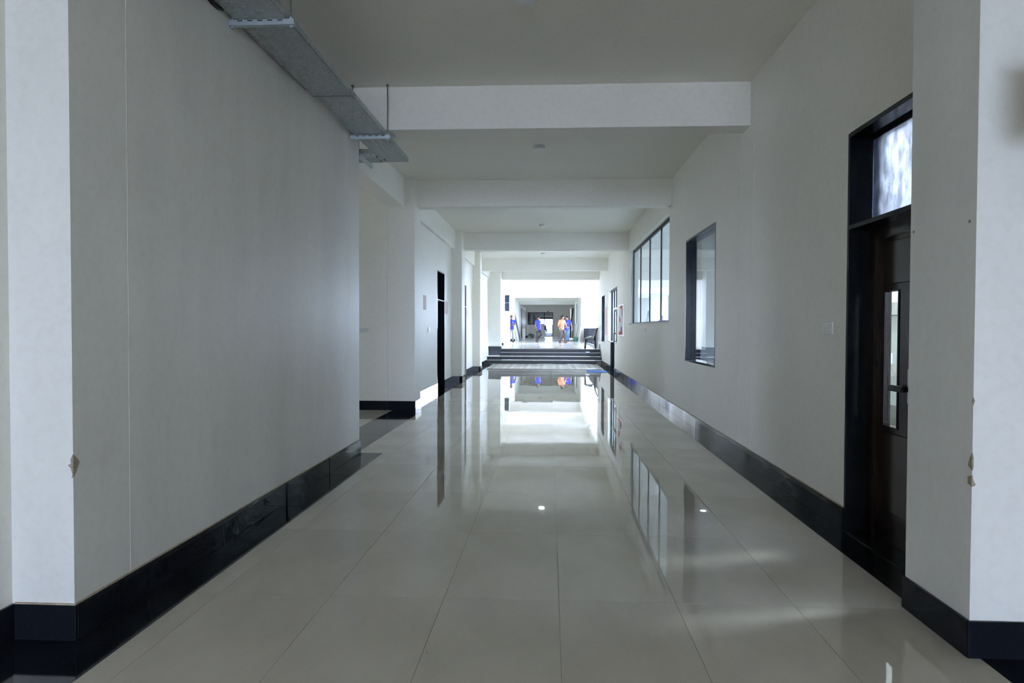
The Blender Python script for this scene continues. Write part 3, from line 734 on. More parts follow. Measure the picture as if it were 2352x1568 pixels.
for x, y in ((-2.13, 8.46), (-2.07, 8.62), (-2.13, 8.68)): MB().cyl((x, y, TZ - 0.014), 0.012, 0.014, 2, 10).build('bolt', 'rod_steel', s3)
def hanger(y, xl, xr, label):
    h = empty('tray_hanger', ((xl + xr) / 2, y, TZ - 0.03)); tag(h, label, 'hanger', 'trapeze hangers of the cable tray')
    mb = MB().box(xl - 0.025, xr + 0.025, y - 0.02, y - 0.0165, TZ - 0.036, TZ - 0.002).box(xl - 0.025, xr + 0.025, y + 0.0165, y + 0.02, TZ - 0.036, TZ - 0.002).box(xl - 0.025, xr + 0.025, y - 0.02, y + 0.02, TZ - 0.0395, TZ - 0.036)
    mb.build('channel', 'strut_steel', h)
    for x in (xl, xr):
        r = MB().tube([(x, y, TZ - 0.05), (x, y, CEIL - 0.005)], 0.0055, 8).build('rod', 'rod_steel', h)
        MB().cyl((x, y, CEIL - 0.02), 0.016, 0.02, 2, 8).build('anchor', 'rod_steel', r)
        MB().cyl((x, y, TZ - 0.055), 0.012, 0.014, 2, 6).build('nut', 'strut_steel', r); MB().cyl((x, y, TZ + 0.001), 0.012, 0.014, 2, 6).build('nut', 'strut_steel', r)
    for k in range(5): bx('slot', 'rubber_black', h, xl + 0.04 + k * 0.07, xl + 0.075 + k * 0.07, y - 0.0205, y - 0.02, TZ - 0.014, TZ - 0.007)
    return h
hanger(4.71, -2.183, -1.775, 'steel trapeze hanger nearest the camera, cropped by the top edge')
hanger(7.55, -2.165, -1.78, 'steel trapeze hanger with two rods in front of the first beam')
h3 = empty('tray_hanger', (-2.30, 8.55, TZ - 0.03)); tag(h3, 'small steel hanger under the tray branch by the corner', 'hanger', 'trapeze hangers of the cable tray')
MB().box(-2.325, -2.285, 8.28, 8.90, TZ - 0.04, TZ - 0.006).build('channel', 'strut_steel', h3)
for y in (8.30, 8.86):
    r = MB().tube([(-2.305, y, TZ - 0.05), (-2.305, y, CEIL - 0.005)], 0.0055, 8).build('rod', 'rod_steel', h3)
    MB().cyl((-2.305, y, TZ - 0.055), 0.012, 0.014, 2, 6).build('nut', 'strut_steel', r)
cb = MB().tube([(-2.182, 3.2, TZ + 0.030), (-2.182, 3.9, TZ + 0.020), (-2.183, 4.25, TZ + 0.012), (-2.184, 4.42, TZ - 0.008), (-2.184, 4.50, TZ - 0.006), (-2.184, 4.56, TZ + 0.01)], 0.013, 8).build('power_cable', 'cable_black', smooth=True)
tag(cb, 'black cable looping over the near edge of the cable tray', 'cable')

# ------------------------------------------------------------------ ceiling lamps
def ceiling_lamp(x, y, label, lit=False):
    l = empty('ceiling_lamp', (x, y, CEIL)); tag(l, label, 'lamp', 'round surface lamps along the ceiling')
    MB().cyl((x, y, CEIL - 0.045), 0.085, 0.045, 2, 32).build('housing', 'lamp_rim', l)
    d = MB().cyl((x, y, CEIL - 0.055), 0.078, 0.010, 2, 32, r2=0.083)
    d.build('diffuser', 'lamp_lit' if lit else 'lamp_diffuser', l)
m, nt, b = newmat('lamp_lit')
b.inputs['Emission Color'].default_value = (0.78, 0.86, 1.0, 1); b.inputs['Emission Strength'].default_value = 210.0
ceiling_lamp(-0.205, 5.58, 'round ceiling lamp cropped by the top edge of the picture')
ceiling_lamp(-0.175, 10.15, 'round white ceiling lamp just behind the first beam')
ceiling_lamp(-0.21, 17.75, 'round white ceiling lamp between the second and third beams')
ceiling_lamp(-0.25, 21.40, 'lit round lamp mirrored in the floor as a bright spot', True)
ceiling_lamp(-0.255, 24.3, 'farthest small round ceiling lamp before the fourth beam')

# ------------------------------------------------------------------ switches, outlets
def plate_x(name, x, sgn, y0, y1, z0, z1, label, keys, cat='switch'):
    o = empty(name, (x, (y0 + y1) / 2, z0)); tag(o, label, cat)
    a, b = sorted((x, x + sgn * 0.012)); bx('plate', 'white_plastic', o, a, b, y0, y1, z0, z1, bevel=0.003)
    kw = (y1 - y0 - 0.03) / keys
    for k in range(keys):
        a, b = sorted((x + sgn * 0.012, x + sgn * 0.017)); bx('rocker', 'white_plastic', o, a, b, y0 + 0.015 + k * kw + 0.003, y0 + 0.015 + (k + 1) * kw - 0.003, z0 + 0.02, z1 - 0.02)
plate_x('light_switch', XR, -1, 5.375, 5.58, 1.415, 1.51, 'white switch plate on the right wall beside the timber door', 3)
plate_x('wall_outlet', XR, -1, 15.72, 15.90, 1.39, 1.48, 'small white outlet under the long four pane window', 1, 'outlet')
plate_x('wall_outlet', XW, 1, 15.02, 15.22, 1.36, 1.48, 'small white outlet on the left wall before the dark door', 2, 'outlet')
o = empty('light_switch', (-3.30, 12.23, 1.375)); tag(o, 'white row of switches on the passage wall beside the left wall end', 'switch')
bx('plate', 'white_plastic', o, -3.42, -3.215, 12.218, 12.23, 1.375, 1.466, bevel=0.003)
for k in range(4): bx('rocker', 'lamp_rim', o, -3.405 + 0.046 * k, -3.37 + 0.046 * k, 12.212, 12.218, 1.395, 1.446)

# ------------------------------------------------------------------ papers and notice board
def paper(name, x, sgn, y0, y1, z0, z1, mat, label):
    a, b = sorted((x, x + sgn * 0.003)); o = MB().box(a, b, y0, y1, z0, z1).build(name, mat); return tag(o, label, 'notice')
paper('paper_notice', XW, 1, 14.45, 14.82, 1.85, 2.155, 'paper_pink', 'pinkish paper notice nearest on the left wall, before the dark door')
paper('paper_notice', XW, 1, 17.42, 17.95, 1.83, 2.14, 'paper_pink', 'pinkish paper notice touching the far edge of the dark door')
paper('paper_notice', XW, 1, 22.02, 22.52, 1.845, 2.05, 'paper_pink', 'small pinkish paper notice beside the narrow shaft door')
pk = empty('wall_poster', (XR, 26.95, 1.225)); tag(pk, 'tall rose coloured printed poster by the narrow window', 'poster')
bx('sheet', 'paper_rose', pk, XR - 0.003, XR, 26.44, 27.46, 1.225, 2.29); bx('yellow_band', 'paper_yellow', pk, XR - 0.0045, XR - 0.003, 26.55, 27.35, 2.08, 2.12)
nb = empty('notice_board', (XR, 21.07, 1.245)); tag(nb, 'white notice board with red panels and loose papers on the right wall', 'notice board')
bx('board', 'white_board', nb, XR - 0.02, XR, 20.40, 21.74, 1.27, 2.16)
for c in ((20.36, 20.41, 1.245, 2.185), (21.73, 21.78, 1.245, 2.185), (20.41, 21.73, 1.245, 1.275), (20.41, 21.73, 2.155, 2.185)): bx('frame', 'steel_handle', nb, XR - 0.032, XR, *c)
for m_, c in (('paper_red', (20.75, 21.30, 2.06, 2.15)), ('paper_maroon', (20.62, 20.78, 1.75, 2.15)), ('paper_red', (21.15, 21.62, 1.67, 1.85)), ('paper_red', (20.95, 21.68, 1.28, 1.42)), ('paper_maroon', (20.70, 20.98, 1.30, 1.55)), ('paper_maroon', (20.48, 20.62, 1.28, 1.36))):
    bx('red_panel', m_, nb, XR - 0.0235, XR - 0.02, *c)
for c, dz in (((20.80, 21.35, 1.78, 2.06), 0), ((20.62, 21.10, 1.52, 1.86), 0.0015), ((21.05, 21.70, 1.38, 1.67), 0.003)): bx('loose_paper', 'paper_white', nb, XR - 0.0265 - dz, XR - 0.024 - dz, *c)

# ------------------------------------------------------------------ small things on floor and steps
tag(bx('door_mat', 'mat_blue', None, 1.27, 1.90, 23.35, 24.55, 0.0005, 0.014, bevel=0.004), 'blue door mat in front of the glazed side door', 'mat')
tag(bx('foot_mat', 'shelf_wood', None, -0.35, 0.48, 30.55, 30.95, 0.6005, 0.612), 'thin grey mat lying at the top of the steps', 'mat')
br_ = MB().box(1.94, 2.10, 28.78, 28.90, 0.001, 0.075).build('brick', 'raw_plaster', bevel=0.004); tag(br_, 'small brown brick left at the right foot of the steps', 'brick')
sc_ = MB().prism([(1.50, 29.56), (1.62, 29.54), (1.66, 29.60), (1.60, 29.66), (1.49, 29.63)], 2, 0.4505, 0.50).build('paper_scrap', 'paper_white'); tag(sc_, 'crumpled white scrap lying on a step at the right', 'scrap')
wc = MB().tube([(XR - 0.02, 29.75, 1.62), (XR - 0.03, 29.78, 1.30), (XR - 0.03, 29.95, 1.05), (XR - 0.03, 30.15, 1.00), (XR - 0.03, 30.35, 1.15), (XR - 0.02, 30.45, 1.5)], 0.006, 6).build('hanging_wire', 'grey_post'); tag(wc, 'thin wire hanging in a loop on the right wall end', 'wire')
# electrical box on the right, just outside the picture, that shades the post
eb = empty('junction_box', (2.20, 2.69, 2.275)); tag(eb, 'grey electrical box on the wall beside the near right post', 'electrical box')
bx('case', 'box_grey', eb, 1.925, 2.20, 2.58, 2.80, 2.275, 2.60, bevel=0.006); bx('cover', 'box_grey', eb, 1.915, 1.925, 2.59, 2.79, 2.285, 2.59); bx('latch', 'dark_handle', eb, 1.908, 1.915, 2.60, 2.62, 2.40, 2.46)

# ------------------------------------------------------------------ plastic chair with a cloth bundle
ch = empty('plastic_chair', (1.78, 30.95 + 0.35, PLAT), 0.0); tag(ch, 'brown plastic chair facing left at the top of the steps', 'chair')
def L(name, mb, mat, parent, smooth=False, bevel=0.0): return mb.build(name, mat, parent, local=True, smooth=smooth, bevel=bevel)
for sy in (-1, 1):
    L('leg', MB().tube([(-0.21, sy * 0.21, 0.43), (-0.215, sy * 0.215, 0.2), (-0.23, sy * 0.225, 0.0)], [0.036, 0.033, 0.028], 8), 'brown_plastic', ch, True)
    L('leg', MB().tube([(0.20, sy * 0.20, 0.43), (0.215, sy * 0.21, 0.2), (0.24, sy * 0.22, 0.0)], [0.036, 0.033, 0.028], 8), 'brown_plastic', ch, True)
    L('back_post', MB().tube([(0.19, sy * 0.20, 0.41), (0.215, sy * 0.20, 0.58), (0.265, sy * 0.19, 0.76), (0.31, sy * 0.16, 0.90)], [0.034, 0.030, 0.027, 0.024], 8), 'brown_plastic', ch, True)
L('seat', MB().prism([(-0.25, -0.19), (-0.23, -0.23), (0.20, -0.22), (0.22, -0.19), (0.22, 0.19), (0.20, 0.22), (-0.23, 0.23), (-0.25, 0.19)], 2, 0.405, 0.44), 'brown_plastic', ch, bevel=0.01)
for k in range(5):
    y = -0.13 + 0.065 * k
    L('back_slat', MB().tube([(0.20, y, 0.44), (0.23, y, 0.60), (0.275, y, 0.76), (0.315, y, 0.89)], 0.014, 6, ref=(0, 1, 0)), 'brown_plastic', ch, True)
L('top_rail', MB().tube([(0.31, -0.165, 0.89), (0.325, -0.08, 0.905), (0.33, 0, 0.91), (0.325, 0.08, 0.905), (0.31, 0.165, 0.89)], 0.024, 8, ref=(0, 0, 1)), 'brown_plastic', ch, True)
bun = MB().ball((1.80, 31.28, PLAT + 0.496), (0.125, 0.15, 0.055)).ball((1.66, 31.25, PLAT + 0.474), (0.11, 0.14, 0.032)).build('cloth_bundle', 'cushion_cloth', smooth=True); _r = bun.modifiers.new('remesh', 'REMESH'); _r.mode = 'VOXEL'; _r.voxel_size = 0.012; _r.use_smooth_shade = True; _s = bun.modifiers.new('smooth', 'SMOOTH'); _s.iterations = 12; tag(bun, 'pale cloth bundle lying on the plastic chair seat', 'cloth')

# ------------------------------------------------------------------ building leftovers in the hall
def leaning(name, mat, p0, p1, w, t, label, cat, axis=(0, 1, 0)):
    """board from foot p0 to head p1, width w along axis, thickness t"""
    p0, p1 = Vector(p0), Vector(p1); a = Vector(axis).normalized(); d = (p1 - p0).normalized(); n = d.cross(a).normalized() * t
    q = [p0 - a * w / 2, p0 + a * w / 2, p1 + a * w / 2, p1 - a * w / 2]
    return tag(MB().quadbox(q, n).build(name, mat), label, cat)
leaning('leaning_beam', 'grey_timber', (-2.18, 51.5, PLAT), (-2.66, 51.5, 2.82), 0.30, 0.10, 'thick dark plank leaning on the left wall beyond the hall', 'plank')
leaning('leaning_beam', 'pale_timber', (-2.42, 50.6, PLAT), (-2.70, 50.6, 2.25), 0.10, 0.05, 'thin pale plank leaning beside the thick dark one', 'plank')
wp_ = MB().quadbox([(-2.66, 39.5, PLAT), (-2.33, 39.2, PLAT), (-2.36, 39.4, 2.45), (-2.69, 39.7, 2.49)], (0.02, 0.03, 0)).build('door_panel', 'white_board'); tag(wp_, 'tall white panel leaning in front of the black granite jamb', 'panel')
leaning('white_sheet', 'white_board', (1.98, 48.3, PLAT), (2.10, 48.35, 1.62), 0.9, 0.03, 'white sheet leaning on the right corner of the hall', 'panel')
leaning('pale_strip', 'lamp_rim', (1.92, 50.0, PLAT), (2.10, 50.0, 2.15), 0.08, 0.04, 'slim pale strip leaning on the right wall beyond the hall', 'strip')
# two black framed sashes leaning on the far right wall
def sash(y, x0, x1, h, w, label):
    r = empty('window_sash', ((x0 + x1) / 2, y, PLAT)); tag(r, label, 'window frame', 'black sashes leaning on the far right wall')
    f = lambda s_, z: Vector((x0 + (x1 - x0) * z / h, y + s_, PLAT + z))
    for s_ in (-w / 2, w / 2): MB().quadbox([f(s_ - .06, 0), f(s_ + .06, 0), f(s_ + .06, h), f(s_ - .06, h)], (0.08, 0, 0)).build('stile', 'black_aluminium', r)
    for z in (0.0, h * 0.55, h - 0.12): MB().quadbox([f(-w / 2, z), f(w / 2, z), f(w / 2, z + 0.12), f(-w / 2, z + 0.12)], (0.08, 0, 0)).build('rail', 'black_aluminium', r)
    MB().quadbox([f(-w / 2, 0.1), f(w / 2, 0.1), f(w / 2, h - 0.1), f(-w / 2, h - 0.1)], (0.01, 0, 0)).build('pane', 'clear_glass', r)
sash(64.5, 1.62, 2.02, 2.75, 1.4, 'tall black framed sash leaning at a slant on the far right wall')
sash(67.0, 1.85, 2.02, 2.70, 1.1, 'steeper black framed sash behind the slanting one')
sk = MB()
for k in range(1): sk.ball((1.27, 49.2, PLAT + 0.125), (0.40, 0.28, 0.125), 24, 12)
sk = sk.build('cement_sack', 'sack_cloth', smooth=True); tag(sk, 'full white sack lying on the floor behind the two men', 'sack')
bk = empty('green_bucket', (1.80, 49.1, PLAT)); tag(bk, 'green plastic bucket beside the white sack', 'bucket')
MB().cyl((1.80, 49.1, PLAT), 0.12, 0.24, 2, 20, r2=0.16).build('body', 'green_plastic', bk, smooth=False); MB().cyl((1.80, 49.1, PLAT + 0.225), 0.168, 0.022, 2, 20).build('rim', 'green_plastic', bk); MB().tube([(1.64, 49.1, PLAT + 0.23), (1.68, 49.04, PLAT + 0.30), (1.80, 49.0, PLAT + 0.33), (1.92, 49.04, PLAT + 0.30), (1.96, 49.1, PLAT + 0.23)], 0.006, 6).build('bail', 'rod_steel', bk)
bm_ = empty('broom', (1.80, 50.3, PLAT)); tag(bm_, 'green handled broom standing against the right wall', 'broom')
MB().tube([(1.82, 50.3, PLAT + 0.12), (2.05, 50.3, PLAT + 1.35)], 0.018, 8).build('handle', 'green_plastic', bm_); MB().quadbox([(1.66, 50.24, PLAT), (1.94, 50.24, PLAT), (1.90, 50.24, PLAT + 0.16), (1.74, 50.24, PLAT + 0.16)], (0, 0.07, 0)).build('bristles', 'rubber_black', bm_)
# floor machine with cover in the far left corner
fm = empty('floor_machine', (-2.05, 69.5, PLAT)); tag(fm, 'grey floor machine with a black wheel low on the far left', 'machine')
MB().prism([(-2.30, PLAT + 0.10), (-1.80, PLAT + 0.10), (-1.76, PLAT + 0.30), (-1.92, PLAT + 0.40), (-2.20, PLAT + 0.36)], 1, 69.3, 69.7).build('body', 'machine_grey', fm, bevel=0.02)
MB().cyl((-1.80, 69.2, PLAT + 0.17), 0.17, 0.06, 1, 20).build('wheel', 'rubber_black', fm); MB().cyl((-1.80, 69.19, PLAT + 0.17), 0.07, 0.08, 1, 14).build('hub', 'white_plastic', fm)
MB().tube([(-2.15, 69.5, PLAT + 0.33), (-2.42, 69.5, PLAT + 0.05)], 0.02, 8).build('hose', 'rubber_black', fm)
MB().tube([(-2.1, 69.3, PLAT + 0.35), (-1.98, 69.3, PLAT + 0.5), (-1.9, 69.3, PLAT + 0.38)], 0.014, 8).build('handle', 'rubber_black', fm)
MB().prism([(-2.52, PLAT), (-2.22, PLAT), (-2.26, PLAT + 0.14), (-2.38, PLAT + 0.22), (-2.46, PLAT + 0.12)], 1, 69.35, 69.65).build('cover_heap', 'rubber_black', fm, bevel=0.02)
for x, lab in ((-0.80, 'small white carton on the floor left of the far glass door'), (0.85, 'small white carton on the floor right of the far glass door')):
    cbx = empty('white_carton', (x, 79.5, PLAT)); tag(cbx, lab, 'carton')
    bx('body', 'white_board', cbx, x - 0.16, x + 0.16, 79.35, 79.65, PLAT, PLAT + 0.2); bx('flap', 'white_board', cbx, x - 0.16, x + 0.02, 79.3, 79.35, PLAT + 0.12, PLAT + 0.2)
es = empty('wall_camera', (-0.30, EY, 3.45)); tag(es, 'small dark camera fixed above the far glass door', 'camera')
bx('bracket', 'dark_handle', es, -0.33, -0.27, EY - 0.06, EY, 3.44, 3.50); bx('body', 'dark_handle', es, -0.37, -0.23, EY - 0.22, EY - 0.06, 3.40, 3.52, bevel=0.02)
sw = empty('light_switch', (0.57, EY, 1.9)); tag(sw, 'tiny white switch right of the far glass door', 'switch')
bx('plate', 'white_plastic', sw, 0.50, 0.64, EY - 0.015, EY, 1.93, 2.07); bx('rocker', 'lamp_rim', sw, 0.54, 0.60, EY - 0.02, EY - 0.015, 1.97, 2.03)
fn = empty('wall_fan', (1.55, EY, 3.0)); tag(fn, 'small pale wall fan high on the far end wall', 'fan')
MB().cyl((1.40, EY - 0.12, 3.08), 0.09, 0.05, 1, 16).cyl((1.66, EY - 0.12, 3.08), 0.09, 0.05, 1, 16).build('heads', 'white_plastic', fn); bx('bar', 'white_plastic', fn, 1.40, 1.66, EY - 0.07, EY, 3.05, 3.11)

# ------------------------------------------------------------------ parked car outside
car = empty('parked_car', (-0.15, 91.0, 0.5)); tag(car, 'pale parked car outside seen through the far glass door', 'car')
MB().prism([(-0.85, 0.72), (0.85, 0.72), (0.86, 1.02), (0.80, 1.15), (-0.80, 1.15), (-0.86, 1.02)], 1, -2.0, 2.0).build('body', 'car_paint', car, local=True, bevel=0.05).location = (0, 0, -0.5)
MB().prism([(-1.3, 1.13), (-0.7, 1.52), (1.1, 1.52), (1.7, 1.13)], 0, -0.72, 0.72).build('cabin', 'car_paint', car, local=True, bevel=0.05).location = (0, 0, -0.5)
MB().quadbox([(-0.64, -1.26, 1.17), (0.64, -1.26, 1.17), (0.58, -0.78, 1.48), (-0.58, -0.78, 1.48)], (0, -0.03, 0.02)).build('windscreen', 'car_glass', car, local=True).location = (0, 0, -0.5)
bx('grille', 'rubber_black', car, -0.45, 0.45, -2.06, -2.0, 0.30, 0.42, local=True); bx('number_plate', 'paper_white', car, -0.2, 0.2, -2.08, -2.06, 0.26, 0.34, local=True)
for x in (-0.68, 0.68):
    MB().ball((x, -2.0, 0.5), (0.13, 0.05, 0.07), 12, 8).build('headlight', 'eye_white', car, local=True, smooth=True)
    for y in (-1.3, 1.3): MB().cyl((x - 0.09, y, 0.30), 0.30, 0.18, 0, 20).build('wheel', 'rubber_black', car, local=True)

# ------------------------------------------------------------------ people
def remesh(o, vox, smooth=4):
    r = o.modifiers.new('remesh', 'REMESH'); r.mode = 'VOXEL'; r.voxel_size = vox; r.use_smooth_shade = True
    sm = o.modifiers.new('smooth', 'SMOOTH'); sm.iterations = smooth; sm.factor = 0.5
def ell(c, rx, ry, n=16): return [(c[0] + rx * math.cos(2 * math.pi * k / n), c[1] + ry * math.sin(2 * math.pi * k / n), c[2]) for k in range(n)]
def lerp(a, b, t): return tuple(a[i] + (b[i] - a[i]) * t for i in range(3))
def add_hand(mb, wrist, elbow, curl=0.5, side=1):
    w_, e_ = Vector(wrist), Vector(elbow)
    d = (w_ - e_).normalized(); lat = Vector((0, -1, 0)) - d * d.dot(Vector((0, -1, 0)))
    if lat.length < 0.2: lat = Vector((0, 0, 1)) - d * d.z
    lat.normalize(); pn = d.cross(lat).normalized() * side       # lat: towards the thumb, pn: towards the palm
    mb.tube([w_ - d * 0.01, w_ + d * 0.03, w_ + d * 0.085], [0.024, 0.036, 0.038], 10, 0.45, ref=tuple(pn))
    for k, ln in enumerate((0.070, 0.078, 0.073, 0.058)):
        b0 = w_ + d * 0.075 + lat * (0.030 - 0.020 * k)
        b1 = b0 + d * ln * 0.45 + pn * ln * 0.12 * curl * 2; b2 = b1 + d * ln * 0.3 + pn * ln * 0.30 * curl * 2; b3 = b2 + d * ln * 0.12 + pn * ln * 0.30 * curl * 2
        mb.tube([b0, b1, b2, b3], [0.0095, 0.009, 0.0085, 0.007], 8)
    t0 = w_ + d * 0.030 + lat * 0.026; mb.tube([t0, t0 + d * 0.028 + lat * 0.022, t0 + d * 0.058 + lat * 0.026 + pn * 0.012], [0.013, 0.011, 0.009], 8)
def person(loc, rz, label, shirt, trouser, shoe, J, sleeve=0.55, head_turn=0.0, head_tilt=0.0, badge=True, belt=None, watch=None, hgt=1.66):
    root = empty('person', loc, rz); tag(root, label, 'person', 'men standing in the bright hall'); k_ = hgt / 1.66; root.scale = (k_, k_, k_)
    mb = MB()
    # torso
    P = Vector(J.get('pelvis', (0, 0, 0.90))); C = Vector(J.get('chest', (0, 0.0, 1.26))); N = Vector(J.get('neck', (0, 0.005, 1.405)))
    def tor(z, rx, ry):      # follow pelvis-chest-neck line
        t = (z - 0.90) / (1.405 - 0.90); c = P.lerp(N, t); return ell((c.x, c.y, z), rx, ry)
    mb.ring_loft([tor(0.82, 0.13, 0.095), tor(0.90, 0.158, 0.112), tor(1.02, 0.138, 0.098), tor(1.14, 0.148, 0.104), tor(1.26, 0.168, 0.112), tor(1.34, 0.170, 0.098), tor(1.39, 0.115, 0.075), tor(1.42, 0.062, 0.060)])
    Hd = N + Vector((0, -0.015, 0.145)) + Vector((head_tilt, 0, 0))
    mb.tube([N - Vector((0, 0, 0.04)), N + Vector((0, -0.004, 0.05)), Hd - Vector((0, -0.01, 0.05))], [0.062, 0.054, 0.055], 12)
    # head with jaw, nose, ears
    ct, s_t = math.cos(head_turn), math.sin(head_turn)
    def hp(x, y, z): return (Hd.x + x * ct - y * s_t, Hd.y + x * s_t + y * ct, Hd.z + z)
    def hring(z, rx, ry, oy): return [hp(rx * math.cos(2 * math.pi * q / 18), oy + ry * math.sin(2 * math.pi * q / 18), z) for q in range(18)]
    head = MB()
    head.ring_loft([hring(-0.118, 0.022, 0.020, -0.058), hring(-0.105, 0.042, 0.040, -0.042), hring(-0.075, 0.056, 0.068, -0.022), hring(-0.03, 0.068, 0.086, -0.008), hring(0.02, 0.073, 0.094, 0.002), hring(0.06, 0.070, 0.092, 0.006), hring(0.09, 0.055, 0.074, 0.008), hring(0.108, 0.030, 0.042, 0.008)])
    head.ring_loft([[hp(-0.008, -0.085, 0.022), hp(0.008, -0.085, 0.022), hp(0.006, -0.080, 0.030), hp(-0.006, -0.080, 0.030)], [hp(-0.013, -0.085, -0.022), hp(0.013, -0.085, -0.022), hp(0.010, -0.112, -0.018), hp(-0.010, -0.112, -0.018)], [hp(-0.012, -0.078, -0.034), hp(0.012, -0.078, -0.034), hp(0.010, -0.096, -0.030), hp(-0.010, -0.096, -0.030)]])
    for sx in (-1, 1): head.ball(hp(sx * 0.075, 0.012, -0.005), (0.012, 0.020, 0.030), 10, 7)
    mb.v, mb.f = mb.v, mb.f
    n0 = len(mb.v); mb.v += head.v; mb.f += [tuple(i + n0 for i in f) for f in head.f]
    S, legs = {}, {}
    for side, sx in (('r', -1), ('l', 1)):
        sh = Vector(J.get('sh_' + side, (sx * 0.185, 0.01, 1.345))); el = Vector(J['el_' + side]); wr_ = Vector(J['wr_' + side])
        S[side] = (sh, el, wr_)
        mb.tube([sh + Vector((-sx * 0.04, 0, 0.0)), sh, sh.lerp(el, 0.5), el, el.lerp(wr_, 0.35), wr_], [0.052, 0.056, 0.045, 0.038, 0.039, 0.025], 12)
        mb.ball(sh, (0.060, 0.060, 0.060), 14, 9)
        add_hand(mb, wr_, el, J.get('curl_' + side, 0.5), -sx)
        hip = Vector((P.x + sx * 0.088, P.y, 0.88)); kn = Vector(J['kn_' + side]); an = Vector(J['an_' + side]); toe = Vector(J['toe_' + side])
        legs[side] = (hip, kn, an, toe)
        mb.tube([hip + Vector((0, 0, 0.03)), hip - Vector((0, 0, 0.05)), hip.lerp(kn, 0.5), kn, kn.lerp(an, 0.35), an], [0.085, 0.085, 0.070, 0.052, 0.050, 0.034], 12)
        heel = an + (an - toe).normalized() * 0.05; heel.z = an.z - 0.055
        mb.tube([an, heel, an.lerp(toe, 0.5) - Vector((0, 0, 0.015)), toe], [0.034, 0.034, 0.036, 0.024], 10)
    body = mb.build('body', 'skin_brown', root, local=True); remesh(body, 0.0065)
    # hair: cap over the skull
    hm = MB()
    def kring(z, rx, ry, oy, lift): return [hp(rx * math.cos(2 * math.pi * q / 18), oy + ry * math.sin(2 * math.pi * q / 18), z - lift * math.sin(2 * math.pi * q / 18)) for q in range(18)]
    hm.ring_loft([kring(-0.020, 0.066, 0.058, 0.040, 0.055), kring(0.010, 0.077, 0.084, 0.018, 0.050), kring(0.042, 0.081, 0.098, 0.008, 0.036), kring(0.078, 0.077, 0.101, 0.004, 0.020), kring(0.110, 0.062, 0.084, 0.002, 0.008), kring(0.132, 0.034, 0.050, 0.004, 0.0)])
    h_ = hm.build('hair', 'hair_black', root, local=True); remesh(h_, 0.008, 3)
    for sx in (-1, 1):
        e = MB().ball(hp(sx * 0.031, -0.077, 0.012), (0.013, 0.010, 0.007), 10, 7).build('eye', 'eye_white', root, local=True, smooth=True)
        MB().ball(hp(sx * 0.031, -0.086, 0.012), 0.0055, 8, 6).build('iris', 'hair_black', e, local=True)
        MB().tube([hp(sx * 0.012, -0.090, 0.034), hp(sx * 0.032, -0.091, 0.040), hp(sx * 0.050, -0.078, 0.034)], 0.005, 6).build('eyebrow', 'hair_black', root, local=True)
    MB().tube([hp(-0.024, -0.078, -0.062), hp(0, -0.088, -0.060), hp(0.024, -0.078, -0.062)], [0.003, 0.007, 0.003], 6).build('mouth', 'lip', root, local=True)
    # shirt
    sb = MB(); g = 0.016
    sb.ring_loft([tor(0.80, 0.165 + g, 0.120 + g), tor(0.92, 0.160 + g, 0.115 + g), tor(1.02, 0.148 + g, 0.106 + g), tor(1.14, 0.152 + g, 0.108 + g), tor(1.26, 0.170 + g, 0.114 + g), tor(1.345, 0.172 + g, 0.102 + g), tor(1.392, 0.118 + g, 0.080 + g), tor(1.418, 0.066 + g, 0.064 + g)])
    for side, sx in (('r', -1), ('l', 1)):
        sh, el, wr_ = S[side]
        path = [sh + Vector((-sx * 0.05, 0, 0.0)), sh, sh.lerp(el, 0.5)]; rad = [0.066, 0.070, 0.062]
        if sleeve <= 1.0: path.append(sh.lerp(el, max(0.55, sleeve))); rad.append(0.060)
        else: path += [el, el.lerp(wr_, sleeve - 1.0)]; rad += [0.053, 0.048]
        sb.tube(path, rad, 12); sb.ball(sh + Vector((-sx * 0.012, 0, 0.002)), (0.074, 0.074, 0.072), 14, 9)
    so = sb.build('shirt', shirt, root, local=True); remesh(so, 0.009, 8)
    col_ = MB().ring_loft([ell((N.x, N.y - 0.002, 1.402), 0.078, 0.074), ell((N.x, N.y + 0.004, 1.452), 0.066, 0.062)]).build('collar', shirt, so, local=True, smooth=True)
    if badge: bx('badge', 'paper_white', so, 0.055, 0.105, -0.150, -0.118, 1.225, 1.255, local=True)
    MB().box(-0.010, 0.010, -0.150, -0.10, 1.28, 1.40).build('placket', shirt, so, local=True)
    # trousers
    tb = MB(); tb.ring_loft([tor(0.80, 0.150, 0.112), tor(0.86, 0.168, 0.124), tor(0.94, 0.160, 0.116), tor(0.985, 0.152, 0.110)])
    for side, sx in (('r', -1), ('l', 1)):
        hip, kn, an, toe = legs[side]
        tb.tube([hip + Vector((0, 0, 0.02)), hip - Vector((0, 0, 0.06)), hip.lerp(kn, 0.5), kn, kn.lerp(an, 0.4), an + (kn - an).normalized() * 0.01], [0.098, 0.098, 0.084, 0.066, 0.064, 0.054], 12)
    to = tb.build('trousers', trouser, root, local=True); remesh(to, 0.010, 6)
    if belt: MB().ring_loft([tor(0.945, 0.180, 0.136), tor(0.985, 0.178, 0.134)]).build('belt', belt, to, local=True, smooth=True)
